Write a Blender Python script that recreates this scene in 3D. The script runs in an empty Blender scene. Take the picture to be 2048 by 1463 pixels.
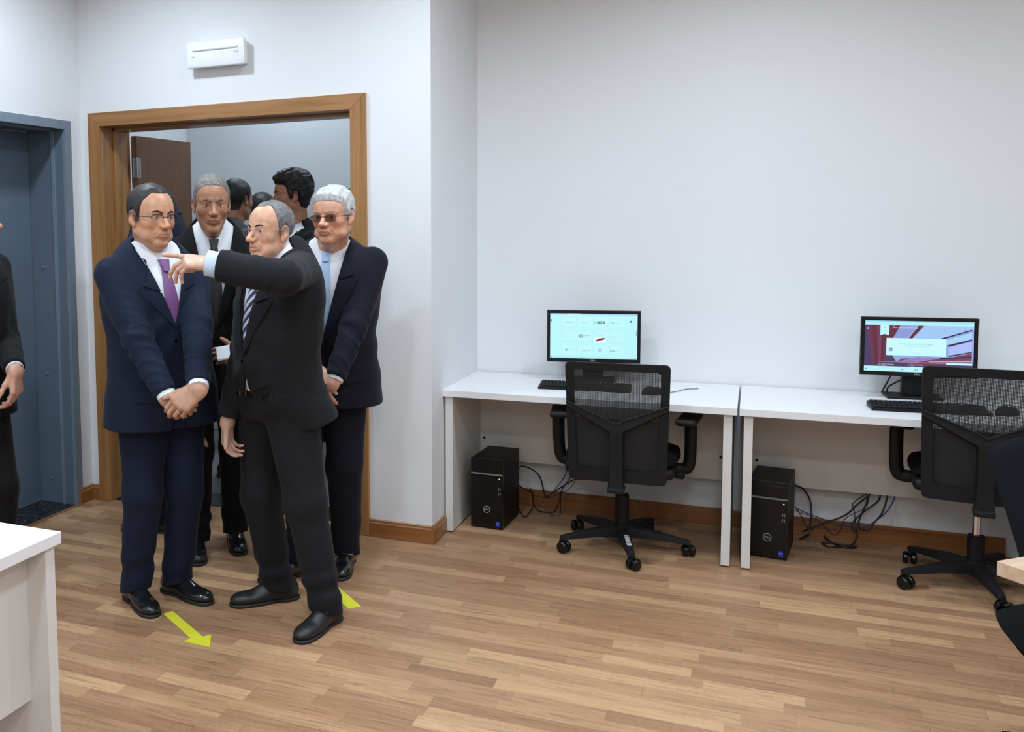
import bpy, bmesh, math, random
import numpy as np
from math import sin, cos, pi, radians
from mathutils import Vector, Matrix
from mathutils.bvhtree import BVHTree

random.seed(7)
SC = bpy.context.scene
COL = SC.collection

# ------------------------------------------------------------------ camera
FPX, CX, CY = 1890.7, 644.0, 602.5          # focal length and principal point, pixels of the 2048x1463 frame
YAW, PITCH, ROLL, EYE = -.4293, -.0803, -.0130, 1.52
_f = Vector((sin(YAW)*cos(PITCH), cos(YAW)*cos(PITCH), sin(PITCH)))
_r = Vector((cos(YAW), -sin(YAW), 0)); _u = _r.cross(_f)
CR = cos(ROLL)*_r + sin(ROLL)*_u; CU = -sin(ROLL)*_r + cos(ROLL)*_u; CF = _f
cam = bpy.data.cameras.new('camera'); cam_o = bpy.data.objects.new('camera', cam); COL.objects.link(cam_o)
cam.sensor_fit = 'HORIZONTAL'; cam.sensor_width = 36; cam.lens = FPX/2048*36
cam.shift_x = (1024-CX)/2048; cam.shift_y = (CY-731.5)/2048
cam.clip_start = .02
m = Matrix((CR, CU, -CF)).transposed().to_4x4(); m.translation = (0, 0, EYE)
cam_o.matrix_world = m
SC.camera = cam_o
def ray(x, y): return ((x-CX)/FPX)*CR - ((y-CY)/FPX)*CU + CF
def at(x, y, Y):                                # the point at depth Y behind a pixel of the photograph
    d = ray(x, y); return Vector((0, 0, EYE)) + d*(Y/d.y)
def ground(x, y, z=0.):
    d = ray(x, y); return Vector((0, 0, EYE)) + d*((z-EYE)/d.z)

# ------------------------------------------------------------------ world, exposure
w = bpy.data.worlds.new('world'); SC.world = w; w.use_nodes = True
w.node_tree.nodes['Background'].inputs[0].default_value = (.75, .85, 1, 1)
w.node_tree.nodes['Background'].inputs[1].default_value = .1
SC.view_settings.view_transform = 'Standard'; SC.view_settings.look = 'None'
SC.view_settings.exposure = 0.0; SC.view_settings.gamma = 1; SC.view_settings.use_curve_mapping = False
CEIL = 3.0
LAMP_W = 15.4
LAMPS = [(-2.65, 3.35), (-1.25, 3.35), (.0, 3.80), (1.5, 3.65), (2.95, 3.35)]+[(x, y) for y in (1.75, .15) for x in (-2.65, -1.25, .15, 1.55, 2.95)]
HALL_LAMPS = [(-3.0, 5.55), (-1.9, 5.55)]
def lamp(x, y, z, power, spread=158, size=.2, colour=(.75, .885, 1)):
    l = bpy.data.lights.new('downlight', 'AREA'); l.shape = 'DISK'; l.size = size; l.energy = power
    l.color = colour; l.spread = radians(spread)
    o = bpy.data.objects.new('downlight', l); o.location = (x, y, z); COL.objects.link(o); return o
for x, y in LAMPS: lamp(x, y, CEIL-.022, LAMP_W*(.62 if x > 1 else (1.12 if x == 0 else 1)))
for x, y in HALL_LAMPS: lamp(x, y, CEIL-.022, 9)
# flash-like front fill, added above the lens to brighten faces and walls
_fl = bpy.data.lights.new('front_fill', 'AREA'); _fl.shape = 'DISK'; _fl.size = .8; _fl.energy = 16; _fl.color = (1, .98, .95)
_flo = bpy.data.objects.new('front_fill', _fl); _flo.location = (0, -.3, 2.3)
_flo.rotation_euler = Vector((1.6, -3.6, 1.0)).to_track_quat('Z', 'Y').to_euler(); COL.objects.link(_flo)

# ------------------------------------------------------------------ materials
def new_mat(name):
    m = bpy.data.materials.new(name); m.use_nodes = True
    nt = m.node_tree; b = nt.nodes['Principled BSDF']; return m, nt, b
def node(nt, t, **kw):
    n = nt.nodes.new(t)
    for k, v in kw.items():
        if k.startswith('i_'): n.inputs[int(k[2:])].default_value = v
        else: setattr(n, k, v)
    return n
def mat(name, col, rough=.5, metal=0, noise=0, nscale=8, bump=0, bscale=200, spec=.5, coat=0, emit=None, estr=0):
    m, nt, b = new_mat(name)
    b.inputs['Base Color'].default_value = (*col, 1); b.inputs['Roughness'].default_value = rough
    b.inputs['Metallic'].default_value = metal; b.inputs['Specular IOR Level'].default_value = spec
    b.inputs['Coat Weight'].default_value = coat
    if emit: b.inputs['Emission Color'].default_value = (*emit, 1); b.inputs['Emission Strength'].default_value = estr
    tc = node(nt, 'ShaderNodeTexCoord')
    if noise:
        n = node(nt, 'ShaderNodeTexNoise'); n.inputs['Scale'].default_value = nscale; n.inputs['Detail'].default_value = 4
        nt.links.new(tc.outputs['Object'], n.inputs['Vector'])
        r = node(nt, 'ShaderNodeMixRGB'); r.inputs[1].default_value = (*[c*(1-noise) for c in col], 1)
        r.inputs[2].default_value = (*[min(1, c*(1+noise)) for c in col], 1)
        nt.links.new(n.outputs['Fac'], r.inputs[0]); nt.links.new(r.outputs[0], b.inputs['Base Color'])
    if bump:
        n = node(nt, 'ShaderNodeTexNoise'); n.inputs['Scale'].default_value = bscale
        nt.links.new(tc.outputs['Object'], n.inputs['Vector'])
        bp = node(nt, 'ShaderNodeBump'); bp.inputs['Strength'].default_value = bump; bp.inputs['Distance'].default_value = .002
        nt.links.new(n.outputs['Fac'], bp.inputs['Height']); nt.links.new(bp.outputs[0], b.inputs['Normal'])
    return m
def math_n(nt, op, a, b=None, c=None):
    n = node(nt, 'ShaderNodeMath', operation=op)
    for i, v in enumerate((a, b, c)):
        if v is None: continue
        if isinstance(v, (int, float)): n.inputs[i].default_value = v
        else: nt.links.new(v, n.inputs[i])
    return n.outputs[0]
def ramp(nt, fac, stops):
    r = node(nt, 'ShaderNodeValToRGB'); e = r.color_ramp.elements
    while len(e) < len(stops): e.new(.5)
    for k, (p, c) in enumerate(stops): e[k].position = p; e[k].color = (*c, 1)
    nt.links.new(fac, r.inputs[0]); return r.outputs[0]
def floor_mat():
    m, nt, b = new_mat('laminate_planks')
    tc = node(nt, 'ShaderNodeTexCoord'); s = node(nt, 'ShaderNodeSeparateXYZ'); nt.links.new(tc.outputs['Object'], s.inputs[0])
    x, y = s.outputs[0], s.outputs[1]
    yr = math_n(nt, 'DIVIDE', y, .0655); row = math_n(nt, 'FLOOR', yr); fy = math_n(nt, 'FRACT', yr)
    wn = node(nt, 'ShaderNodeTexWhiteNoise', noise_dimensions='1D'); nt.links.new(row, wn.inputs['W'])
    xo = math_n(nt, 'MULTIPLY_ADD', wn.outputs['Value'], 13.7, math_n(nt, 'DIVIDE', x, .46))
    wob = math_n(nt, 'MULTIPLY', math_n(nt, 'SINE', math_n(nt, 'MULTIPLY', xo, 2.4)), .27)
    xs = math_n(nt, 'ADD', xo, wob); cell = math_n(nt, 'FLOOR', xs); fx = math_n(nt, 'FRACT', xs)
    cv = node(nt, 'ShaderNodeCombineXYZ'); nt.links.new(cell, cv.inputs[0]); nt.links.new(row, cv.inputs[1])
    w2 = node(nt, 'ShaderNodeTexWhiteNoise', noise_dimensions='2D'); nt.links.new(cv.outputs[0], w2.inputs['Vector'])
    base = ramp(nt, w2.outputs['Value'], [(0, (0.312, 0.170, 0.092)), (.3, (0.359, 0.202, 0.112)), (.6, (0.416, 0.244, 0.136)), (.85, (0.458, 0.276, 0.152)), (1, (0.520, 0.322, 0.176))])
    # grain stretched along the plank, different in each strip
    gv = node(nt, 'ShaderNodeCombineXYZ')
    nt.links.new(math_n(nt, 'MULTIPLY', x, 5.), gv.inputs[0]); nt.links.new(math_n(nt, 'MULTIPLY', y, 85.), gv.inputs[1])
    nt.links.new(math_n(nt, 'MULTIPLY', w2.outputs['Value'], 40.), gv.inputs[2])
    gn = node(nt, 'ShaderNodeTexNoise'); gn.inputs['Scale'].default_value = 1; gn.inputs['Detail'].default_value = 5; gn.inputs['Distortion'].default_value = 1.2
    nt.links.new(gv.outputs[0], gn.inputs['Vector'])
    g = ramp(nt, gn.outputs['Fac'], [(.3, (.68, .64, .62)), (.5, (1.05, 1.04, 1.03)), (.75, (1.22, 1.22, 1.22))])
    mx = node(nt, 'ShaderNodeMixRGB', blend_type='MULTIPLY'); mx.inputs[0].default_value = .85
    nt.links.new(base, mx.inputs[1]); nt.links.new(g, mx.inputs[2])
    # dark hairline joints
    jy = math_n(nt, 'LESS_THAN', math_n(nt, 'ABSOLUTE', math_n(nt, 'SUBTRACT', fy, .5)), .487)
    jx = math_n(nt, 'LESS_THAN', math_n(nt, 'ABSOLUTE', math_n(nt, 'SUBTRACT', fx, .5)), .4975)
    j = math_n(nt, 'MULTIPLY', jx, jy)
    m2 = node(nt, 'ShaderNodeMixRGB'); nt.links.new(math_n(nt, 'MULTIPLY_ADD', j, .25, .75), m2.inputs[0])
    m2.inputs[1].default_value = (.12, .07, .04, 1); nt.links.new(mx.outputs[0], m2.inputs[2])
    kn = node(nt, 'ShaderNodeTexVoronoi'); kn.inputs['Scale'].default_value = 2.2
    nt.links.new(tc.outputs['Object'], kn.inputs['Vector'])
    kf = math_n(nt, 'GREATER_THAN', kn.outputs['Distance'], .018)
    m3 = node(nt, 'ShaderNodeMixRGB'); m3.inputs[1].default_value = (.17, .09, .05, 1)
    nt.links.new(math_n(nt, 'MULTIPLY_ADD', kf, .6, .4), m3.inputs[0]); nt.links.new(m2.outputs[0], m3.inputs[2])
    nt.links.new(m3.outputs[0], b.inputs['Base Color'])
    b.inputs['Roughness'].default_value = .42; b.inputs['Specular IOR Level'].default_value = .35
    bp = node(nt, 'ShaderNodeBump'); bp.inputs['Strength'].default_value = .25; bp.inputs['Distance'].default_value = .0006
    nt.links.new(gn.outputs['Fac'], bp.inputs['Height']); nt.links.new(bp.outputs[0], b.inputs['Normal'])
    return m
def wood_mat(name, c0, c1, c2, axis, rough=.32):
    m, nt, b = new_mat(name)
    tc = node(nt, 'ShaderNodeTexCoord'); mp = node(nt, 'ShaderNodeMapping')
    sc = [38, 38, 38]; sc[axis] = 1.6; mp.inputs['Scale'].default_value = sc
    nt.links.new(tc.outputs['Object'], mp.inputs[0])
    n = node(nt, 'ShaderNodeTexNoise'); n.inputs['Scale'].default_value = 1; n.inputs['Detail'].default_value = 6; n.inputs['Distortion'].default_value = .6
    nt.links.new(mp.outputs[0], n.inputs['Vector'])
    c = ramp(nt, n.outputs['Fac'], [(.25, c0), (.5, c1), (.78, c2)]); nt.links.new(c, b.inputs['Base Color'])
    b.inputs['Roughness'].default_value = rough
    return m
def granite_mat():
    m, nt, b = new_mat('black_granite')
    tc = node(nt, 'ShaderNodeTexCoord'); n = node(nt, 'ShaderNodeTexNoise'); n.inputs['Scale'].default_value = 45; n.inputs['Detail'].default_value = 8
    nt.links.new(tc.outputs['Object'], n.inputs['Vector'])
    nt.links.new(ramp(nt, n.outputs['Fac'], [(.4, (.006, .007, .007)), (.56, (.018, .022, .02)), (.7, (.08, .09, .08))]), b.inputs['Base Color'])
    b.inputs['Roughness'].default_value = .25; return m
M = {}
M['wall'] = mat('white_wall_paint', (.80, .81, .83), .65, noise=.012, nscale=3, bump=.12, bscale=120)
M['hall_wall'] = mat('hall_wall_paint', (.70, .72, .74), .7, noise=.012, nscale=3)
M['ceil'] = mat('ceiling_paint', (.82, .82, .82), .9)
M['floor'] = floor_mat()
M['oak_v'] = wood_mat('oak_veneer_upright', (.24, .105, .03), (.36, .175, .06), (.43, .23, .09), 2)
M['oak_h'] = wood_mat('oak_veneer_level', (.24, .105, .03), (.36, .175, .06), (.43, .23, .09), 0)
M['base_x'] = wood_mat('baseboard_wood', (.20, .075, .022), (.29, .115, .036), (.34, .15, .055), 0)
M['base_y'] = wood_mat('baseboard_wood_return', (.20, .075, .022), (.29, .115, .036), (.34, .15, .055), 1)
M['leaf'] = wood_mat('door_leaf_veneer', (.17, .08, .038), (.22, .105, .055), (.27, .135, .07), 2, .4)
M['leaf_edge'] = mat('door_leaf_edge', (.05, .025, .014), .5)
M['granite'] = granite_mat()
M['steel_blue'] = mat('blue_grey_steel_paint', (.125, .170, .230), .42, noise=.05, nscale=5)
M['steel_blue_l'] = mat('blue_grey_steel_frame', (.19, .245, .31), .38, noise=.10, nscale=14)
M['hall_floor'] = mat('grey_hall_floor', (.16, .165, .17), .35, noise=.1, nscale=12)
M['white_lam'] = mat('white_laminate', (.80, .80, .81), .38, noise=.02, nscale=5)
M['white_edge'] = mat('white_laminate_edge', (.68, .665, .65), .45, noise=.03, nscale=30)
M['black_pl'] = mat('black_plastic', (.005, .005, .0055), .5, bump=.08, bscale=500, spec=.3)
M['black_soft'] = mat('black_soft_plastic', (.0075, .008, .0095), .6, bump=.15, bscale=700, spec=.3)
M['black_gloss'] = mat('black_gloss_plastic', (.004, .004, .0045), .25, spec=.35)
M['grey_pl'] = mat('grey_plastic', (.20, .20, .21), .4)
M['chrome'] = mat('chrome', (.75, .75, .76), .18, metal=1)
M['steel'] = mat('brushed_steel', (.45, .45, .44), .35, metal=1)
M['white_pl'] = mat('white_plastic', (.86, .87, .88), .3)
M['yellow'] = mat('yellow_floor_tape', (.74, .72, .04), .5, noise=.05, nscale=20)
M['print'] = mat('white_print', (.55, .55, .56), .5)
M['blue_cable'] = mat('blue_cable', (.03, .06, .28), .5)
M['cable'] = mat('black_cable', (.008, .008, .009), .5)
M['table_wood'] = wood_mat('beech_table_top', (.50, .34, .23), (.60, .42, .29), (.66, .48, .35), 0, .45)

# ------------------------------------------------------------------ mesh helpers
def tag(o, label=None, cat=None, group=None, kind=None):
    if label: o['label'] = label
    if cat: o['category'] = cat
    if group: o['group'] = group
    if kind: o['kind'] = kind
    return o
def empty(name, loc, rz=0):
    o = bpy.data.objects.new(name, None); o.location = loc; o.rotation_euler = (0, 0, rz); o.empty_display_size = .1
    COL.objects.link(o); return o
class MB:
    """collects shapes for ONE mesh object"""
    def __init__(s): s.v = []; s.f = []; s.mi = []; s.cur = 0; s.X = Matrix()
    def add(s, vs, fs):
        n = len(s.v); s.v += [tuple(s.X @ Vector(v)) for v in vs]; s.f += [tuple(i+n for i in f) for f in fs]; s.mi += [s.cur]*len(fs); return s
    def box(s, lo, hi, bev=0):
        x0, y0, z0 = lo; x1, y1, z1 = hi
        if bev <= 0:
            vs = [(x0,y0,z0),(x1,y0,z0),(x1,y1,z0),(x0,y1,z0),(x0,y0,z1),(x1,y0,z1),(x1,y1,z1),(x0,y1,z1)]
            fs = [(0,3,2,1),(4,5,6,7),(0,1,5,4),(1,2,6,5),(2,3,7,6),(3,0,4,7)]
            return s.add(vs, fs)
        bm = bmesh.new(); bmesh.ops.create_cube(bm, size=1)
        for v in bm.verts: v.co = ((x0+x1)/2+v.co.x*(x1-x0), (y0+y1)/2+v.co.y*(y1-y0), (z0+z1)/2+v.co.z*(z1-z0))
        bmesh.ops.bevel(bm, geom=bm.edges[:], offset=bev, segments=2, affect='EDGES', profile=.5)
        bm.verts.index_update(); s.add([v.co.copy() for v in bm.verts], [[v.index for v in f.verts] for f in bm.faces]); bm.free(); return s
    def prism(s, pts, axis, a, b):
        """polygon pts (2D) extruded along axis between a and b"""
        n = len(pts)
        def P(p, t):
            q = [0, 0, 0]; q[axis] = t; o = [i for i in range(3) if i != axis]; q[o[0]] = p[0]; q[o[1]] = p[1]; return q
        vs = [P(p, a) for p in pts] + [P(p, b) for p in pts]
        fs = [tuple(range(n)), tuple(range(2*n-1, n-1, -1))] + [(i, i+n, (i+1) % n+n, (i+1) % n) for i in range(n)]
        return s.add(vs, fs)
    def tube(s, pts, r, seg=8, closed=False, flat=None):
        pts = [Vector(p) for p in pts]; n = len(pts); rs = r if isinstance(r, (list, tuple)) else [r]*n
        vs = []; up = None
        for i, p in enumerate(pts):
            if closed: t = pts[(i+1) % n]-pts[i-1]
            else: t = pts[min(i+1, n-1)]-pts[max(i-1, 0)]
            t.normalize()
            if up is None:
                a = Vector((0, 0, 1)) if abs(t.z) < .9 else Vector((1, 0, 0)); up = (a-t*a.dot(t)).normalized()
            up = (up-t*up.dot(t)).normalized(); sd = t.cross(up)
            for k in range(seg):
                an = 2*pi*k/seg; q = up*cos(an)*(flat or 1)+sd*sin(an); vs.append(p+q*rs[i])
        fs = []
        for i in range(n if closed else n-1):
            for k in range(seg):
                a = i*seg+k; b = i*seg+(k+1) % seg; c = ((i+1) % n)*seg+(k+1) % seg; d = ((i+1) % n)*seg+k; fs.append((a, b, c, d))
        if not closed: fs += [tuple(range(seg-1, -1, -1)), tuple(range((n-1)*seg, n*seg))]
        return s.add(vs, fs)
    def lathe(s, prof, seg=24, axis=2, c=(0, 0, 0)):
        """prof = [(radius, height)]"""
        vs = []; n = len(prof)
        for r, h in prof:
            for k in range(seg):
                a = 2*pi*k/seg; q = [0, 0, 0]; o = [i for i in range(3) if i != axis]
                q[axis] = h+c[axis]; q[o[0]] = r*cos(a)+c[o[0]]; q[o[1]] = r*sin(a)+c[o[1]]; vs.append(q)
        fs = [(i*seg+k, i*seg+(k+1) % seg, (i+1)*seg+(k+1) % seg, (i+1)*seg+k) for i in range(n-1) for k in range(seg)]
        fs += [tuple(range(seg-1, -1, -1)), tuple(range((n-1)*seg, n*seg))]
        return s.add(vs, fs)
    def build(s, name, mats, parent=None, smooth=False, bevel=0, loc=None, sharp=35):
        me = bpy.data.meshes.new(name); me.from_pydata([tuple(v) for v in s.v], [], s.f)
        for m_ in (mats if isinstance(mats, (list, tuple)) else [mats]): me.materials.append(m_)
        me.polygons.foreach_set('material_index', s.mi)
        bm = bmesh.new(); bm.from_mesh(me); bmesh.ops.recalc_face_normals(bm, faces=bm.faces); bm.to_mesh(me); bm.free()
        if smooth:
            me.polygons.foreach_set('use_smooth', [True]*len(me.polygons)); me.set_sharp_from_angle(angle=radians(sharp))
        o = bpy.data.objects.new(name, me); COL.objects.link(o)
        if parent: o.parent = parent
        if loc: o.location = loc
        if bevel:
            b = o.modifiers.new('bevel', 'BEVEL'); b.width = bevel; b.segments = 2; b.limit_method = 'ANGLE'; b.angle_limit = radians(40)
        return o
def bez(pts, n=8):
    """smooth Catmull-Rom curve through pts"""
    P = [Vector(p) for p in pts]; P = [P[0]*2-P[1]]+P+[P[-1]*2-P[-2]]; out = []
    for i in range(1, len(P)-2):
        for k in range(n):
            t = k/n; a, b, c, d = P[i-1:i+3]
            out.append(.5*((2*b)+(c-a)*t+(2*a-5*b+4*c-d)*t*t+(3*b-a-3*c+d)*t**3))
    return out+[P[-2]]
def text_geo(txt, size, align='CENTER'):
    cu = bpy.data.curves.new('lettering', 'FONT'); cu.body = txt; cu.size = size; cu.align_x = align; cu.align_y = 'CENTER'; cu.resolution_u = 3
    o = bpy.data.objects.new('lettering', cu); COL.objects.link(o)
    me = bpy.data.meshes.new_from_object(o); vs = [v.co.copy() for v in me.vertices]; fs = [tuple(p.vertices) for p in me.polygons]
    bpy.data.objects.remove(o); bpy.data.curves.remove(cu); bpy.data.meshes.remove(me); return vs, fs
# ------------------------------------------------------------------ the room
DY, BY, LX, PX = 4.22, 5.03, -3.37, -1.369     # door wall, desk wall, left wall, pillar side
RX, FY = 4.2, -2.6
def struct(o): o['kind'] = 'structure'; return o
struct(MB().box((LX, FY, -.1), (RX, DY+.02, 0)).box((PX, DY+.02, -.1), (RX, BY, 0)).box((-3.2, DY+.02, -.1), (-1.77, DY+.27, 0)).build('floor', M['floor']))
struct(MB().box((LX-.3, FY-.2, CEIL), (RX+.2, BY+.2, CEIL+.1)).build('ceiling', M['ceil']))
struct(MB().box((PX-.02, BY, 0), (RX+.2, BY+.2, CEIL)).build('wall_back', M['wall']))
struct(MB().box((LX-.25, FY-.2, 0), (LX, 3.02, CEIL)).box((LX-.25, 3.02, 2.09), (LX, 4.125, CEIL)).box((LX-.25, 4.125, 0), (LX, DY+.25, CEIL)).box((LX-.3, 3.0, 0), (LX-.25, 4.2, CEIL)).build('wall_left', M['wall']))
# wall with the doorway, and the wide pier at its right end
OX0, OX1, OZ = -3.236, -1.767, 2.067            # clear opening inside the casing
struct(MB().box((LX, DY, 0), (OX0-.02, DY+.25, CEIL)).box((OX0-.02, DY, OZ+.02), (OX1+.02, DY+.25, CEIL)).box((OX1+.02, DY, 0), (PX, DY+.25, CEIL))
       .box((PX-.2, DY+.25, 0), (PX, BY+.2, CEIL)).build('wall_doorway', M['wall']))
struct(MB().box((RX, FY-.2, 0), (RX+.2, BY+.2, CEIL)).build('wall_right', M['wall']))
struct(MB().box((LX-.25, FY-.2, 0), (RX+.2, FY, CEIL)).build('wall_front', M['wall']))
# hall behind the doorway
HX, HY = -3.86, 6.05
struct(MB().box((HX-.2, DY+.27, -.1), (PX-.2, HY+.2, -.004)).box((HX, DY+.02, -.1), (LX, DY+.27, -.004)).build('floor_hall', M['hall_floor']))
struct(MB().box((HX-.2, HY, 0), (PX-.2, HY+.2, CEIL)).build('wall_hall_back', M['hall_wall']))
struct(MB().box((HX-.2, DY+.25, 0), (HX, HY, CEIL)).box((HX, DY+.25, 0), (LX-.25, DY+.27, CEIL)).build('wall_hall_left', M['wall']))
struct(MB().box((HX-.2, DY+.25, CEIL), (PX-.2, HY+.2, CEIL+.1)).build('ceiling_hall', M['ceil']))
struct(MB().tube([(-2.35, HY-.02, 2.45), (-1.62, HY-.02, 2.375)], .012).build('trim_1', M['black_pl']))
struct(MB().box((OX0, DY+.13, 0), (OX1, DY+.34, .004), 0).build('trim_2', M['granite']))   # stone threshold
def casing():
    t = .018                                    # proud of the wall
    o = -3.311, -1.687, 2.141
    mb = MB(); X0, X1, Z1 = OX0, OX1, OZ
    z = .001
    def member(pts): mb.prism(pts, 1, DY-t, DY+.002)
    member([(o[0], z), (X0, z), (X0, Z1), (o[0], o[2])]); mb.cur = 1
    member([(o[0], o[2]), (X0, Z1), (X1, Z1), (o[1], o[2])]); mb.cur = 0
    member([(o[1], o[2]), (X1, Z1), (X1, z), (o[1], z)])
    # jamb boards with a door stop
    mb.box((X0-.02, DY+.002, z), (X0, DY+.258, Z1+.02)); mb.box((X1, DY+.002, z), (X1+.02, DY+.258, Z1+.02))
    mb.box((X0, DY+.10, z), (X0+.014, DY+.215, Z1)); mb.box((X1-.014, DY+.10, z), (X1, DY+.215, Z1))
    mb.cur = 1; mb.box((X0-.02, DY+.002, Z1), (X1+.02, DY+.258, Z1+.02)); mb.box((X0, DY+.10, Z1-.014), (X1, DY+.215, Z1))
    o_ = mb.build('trim_3', [M['oak_v'], M['oak_h']]); b = o_.modifiers.new('b', 'BEVEL'); b.width = .0015; b.segments = 1
    return struct(o_)
casing()
def baseboard(name, p0, p1, nrm, m, h=.085):
    """profile with a small moulded lip, run from p0 to p1; nrm points into the room"""
    p0, p1, nrm = Vector(p0), Vector(p1), Vector(nrm)
    prof = [(0, .001), (.016, .001), (.016, h-.016), (.011, h-.012), (.011, h-.003), (.008, h), (0, h)]
    vs = [p0+nrm*a+Vector((0, 0, b)) for a, b in prof]+[p1+nrm*a+Vector((0, 0, b)) for a, b in prof]; n = len(prof)
    fs = [tuple(range(n)), tuple(range(2*n-1, n-1, -1))]+[(i, i+n, (i+1) % n+n, (i+1) % n) for i in range(n)]
    mb = MB(); mb.add(vs, fs); return struct(mb.build(name, m))
baseboard('baseboard_pier', (-1.686, DY, 0), (PX+.016, DY, 0), (0, -1, 0), M['base_x'])
baseboard('baseboard_pier_side', (PX, DY-.0155, 0), (PX, BY, 0), (1, 0, 0), M['base_y'])
baseboard('baseboard_back', (PX+.016, BY, 0), (1.05, BY, 0), (0, -1, 0), M['base_x'])
baseboard('baseboard_doorway', (LX, DY, 0), (-3.311, DY, 0), (0, -1, 0), M['base_x'])
baseboard('baseboard_left', (LX, 4.10, 0), (LX, DY, 0), (1, 0, 0), M['base_y'])
# blue steel door set into the left wall
F0, F1, FZ, RDX = 3.04, 4.118, 2.048, -3.614
fr = MB()
fr.box((LX-.05, F1, 0), (LX+.006, F1+.006+.001, FZ)) 
fr = MB()
fr.prism([(F1-.0, 0), (F1+.007-.05+.05, 0), (F1+.007, 2.095), (F0-.05, 2.095), (F0-.05, 0), (F0, 0), (F0, FZ), (F1-.045, FZ), (F1-.045, 0)], 0, LX-.01, LX+.008)
fr.cur = 1
fr.box((RDX-.05, F1-.045, 0), (LX-.01, F1+.004, FZ+.04)); fr.box((RDX-.05, F0-.04, 0), (LX-.01, F0, FZ+.04)); fr.box((RDX-.05, F0, FZ), (LX-.01, F1-.045, FZ+.04))
fr.cur = 0
fr.box((LX-.085, F1-.053, 0), (LX-.065, F1-.044, FZ)); fr.box((LX-.085, F0-.001, FZ-.008), (LX-.065, F1-.045, FZ+.001))
for z in (.141, .725, 1.312, 1.889):
    fr.lathe([(.009, F1-.047), (.008, F1-.050), (.003, F1-.052)], 10, 1, (-3.535, 0, z))
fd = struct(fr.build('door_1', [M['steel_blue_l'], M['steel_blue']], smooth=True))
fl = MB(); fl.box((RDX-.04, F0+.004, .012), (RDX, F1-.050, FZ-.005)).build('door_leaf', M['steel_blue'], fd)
struct(MB().box((RDX-.05, F0-.05, -.05), (LX+.0, F1, .003)).build('trim_4', M['granite']))
struct(MB().box((LX, F0-.05, -.05), (LX+.022, 4.10, .004)).build('trim_5', M['base_y']))
# wooden leaf standing open into the hall
hin = Vector((-3.205, 4.50, 0)); far = Vector((-3.175, 5.02, 0)); d = (far-hin).normalized(); ang = math.atan2(d.y, d.x)
dl = empty('door_2', hin, ang); dl['kind'] = 'structure'
MB().box((0, -.0, .01), (.52, .042, 2.04)).build('door_leaf', M['leaf'], dl, bevel=.002)
for z in (.35, 1.86):
    h = MB(); h.box((-.036, .002, z-.055), (-.002, .006, z+.055)).box((-.002, -.004, z-.055), (.03, -.0005, z+.055)).tube([(-.002, -.006, z-.058), (-.002, -.006, z+.058)], .008)
    h.build('hinge', M['steel'], dl, smooth=True)
# ceiling lights
def downlight(x, y, where):
    r = empty('ceiling_light', (x, y, CEIL)); tag(r, None, 'ceiling light', 'round recessed ceiling lights'); r['label'] = where
    MB().lathe([(.125, -.0005), (.125, -.006), (.105, -.012), (.103, -.0005)], 28).build('frame', M['white_pl'], r, smooth=True)
    MB().lathe([(.101, -.002), (.101, -.008)], 28).build('diffuser', EMIT, r)
EMIT = mat('lamp_diffuser', (.9, .9, .9), .5, emit=(.95, .98, 1), estr=6)
ROWS = ['nearest the back wall', 'in the middle row', 'in the row nearest the camera']; COLS = ['leftmost', 'second from the left', 'middle', 'second from the right', 'rightmost']
for i, (x, y) in enumerate(LAMPS): downlight(x, y, 'round recessed ceiling light %s, %s' % (ROWS[i//5], COLS[i % 5]))
for (x, y), q in zip(HALL_LAMPS, ('left', 'right')): downlight(x, y, 'round recessed ceiling light in the hall, on the %s' % q)
# emergency light above the door
el = empty('emergency_light', (-2.475, DY, 2.385)); tag(el, 'white plastic emergency light fixed to the wall above the wooden doorway', 'emergency light')
MB().box((-.155, -.035, -.058), (.155, 0, .058), .006).build('housing', M['white_pl'], el)
mb = MB(); mb.box((-.168, -.062, -.066), (.168, -.034, .066), .012); c_ = mb.build('cover', mat('frosted_cover', (.86, .88, .9), .22, spec=.6), el, smooth=True)
mb = MB(); mb.tube([(-.13, -.0635, .022), (.13, -.0635, .022)], .006, 8); mb.box((.105, -.066, -.004), (.135, -.06, .016), .002).box((-.14, -.066, -.012), (-.12, -.06, .0), .002)
mb.build('lamp_tube', mat('tube_shade', (.78, .80, .84), .3), el, smooth=True)
# floor arrows
def decal(px, label):
    P = [ground(*p) for p in px]; c = sum(P, Vector())/len(P)
    mb = MB(); mb.prism([(p.x-c.x, p.y-c.y) for p in P], 2, .0005, .0016)
    o = mb.build('floor_arrow', M['yellow']); o.location = (c.x, c.y, 0); tag(o, label, 'floor sticker', 'yellow floor arrows')
decal([(326.4, 1227.3), (345.1, 1221.6), (405.4, 1272.7), (422.6, 1268.9), (418.9, 1293.9), (368, 1281.9), (381, 1276)], 'yellow floor arrow with its pointed head in view, by the leftmost black shoes')
a, b_, c, d_ = ground(697.6, 1217.7), ground(722.2, 1212.3), ground(662.4, 1161.8), ground(640.0, 1167.5)
u = (c-b_).normalized(); wv = (b_-a); 
P = [a, b_, b_+u*.30, b_+u*.30+wv*.45, (a+b_)/2+u*.43, a+u*.30-wv*.45, a+u*.30]
mb = MB(); cc = (a+b_)/2; mb.prism([(p.x-cc.x, p.y-cc.y) for p in P], 2, .0005, .0016); o = mb.build('floor_arrow', M['yellow']); o.location = (cc.x, cc.y, 0)
tag(o, 'yellow floor arrow with only its blunt tail in view, right of the loafers', 'floor sticker', 'yellow floor arrows')
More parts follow.
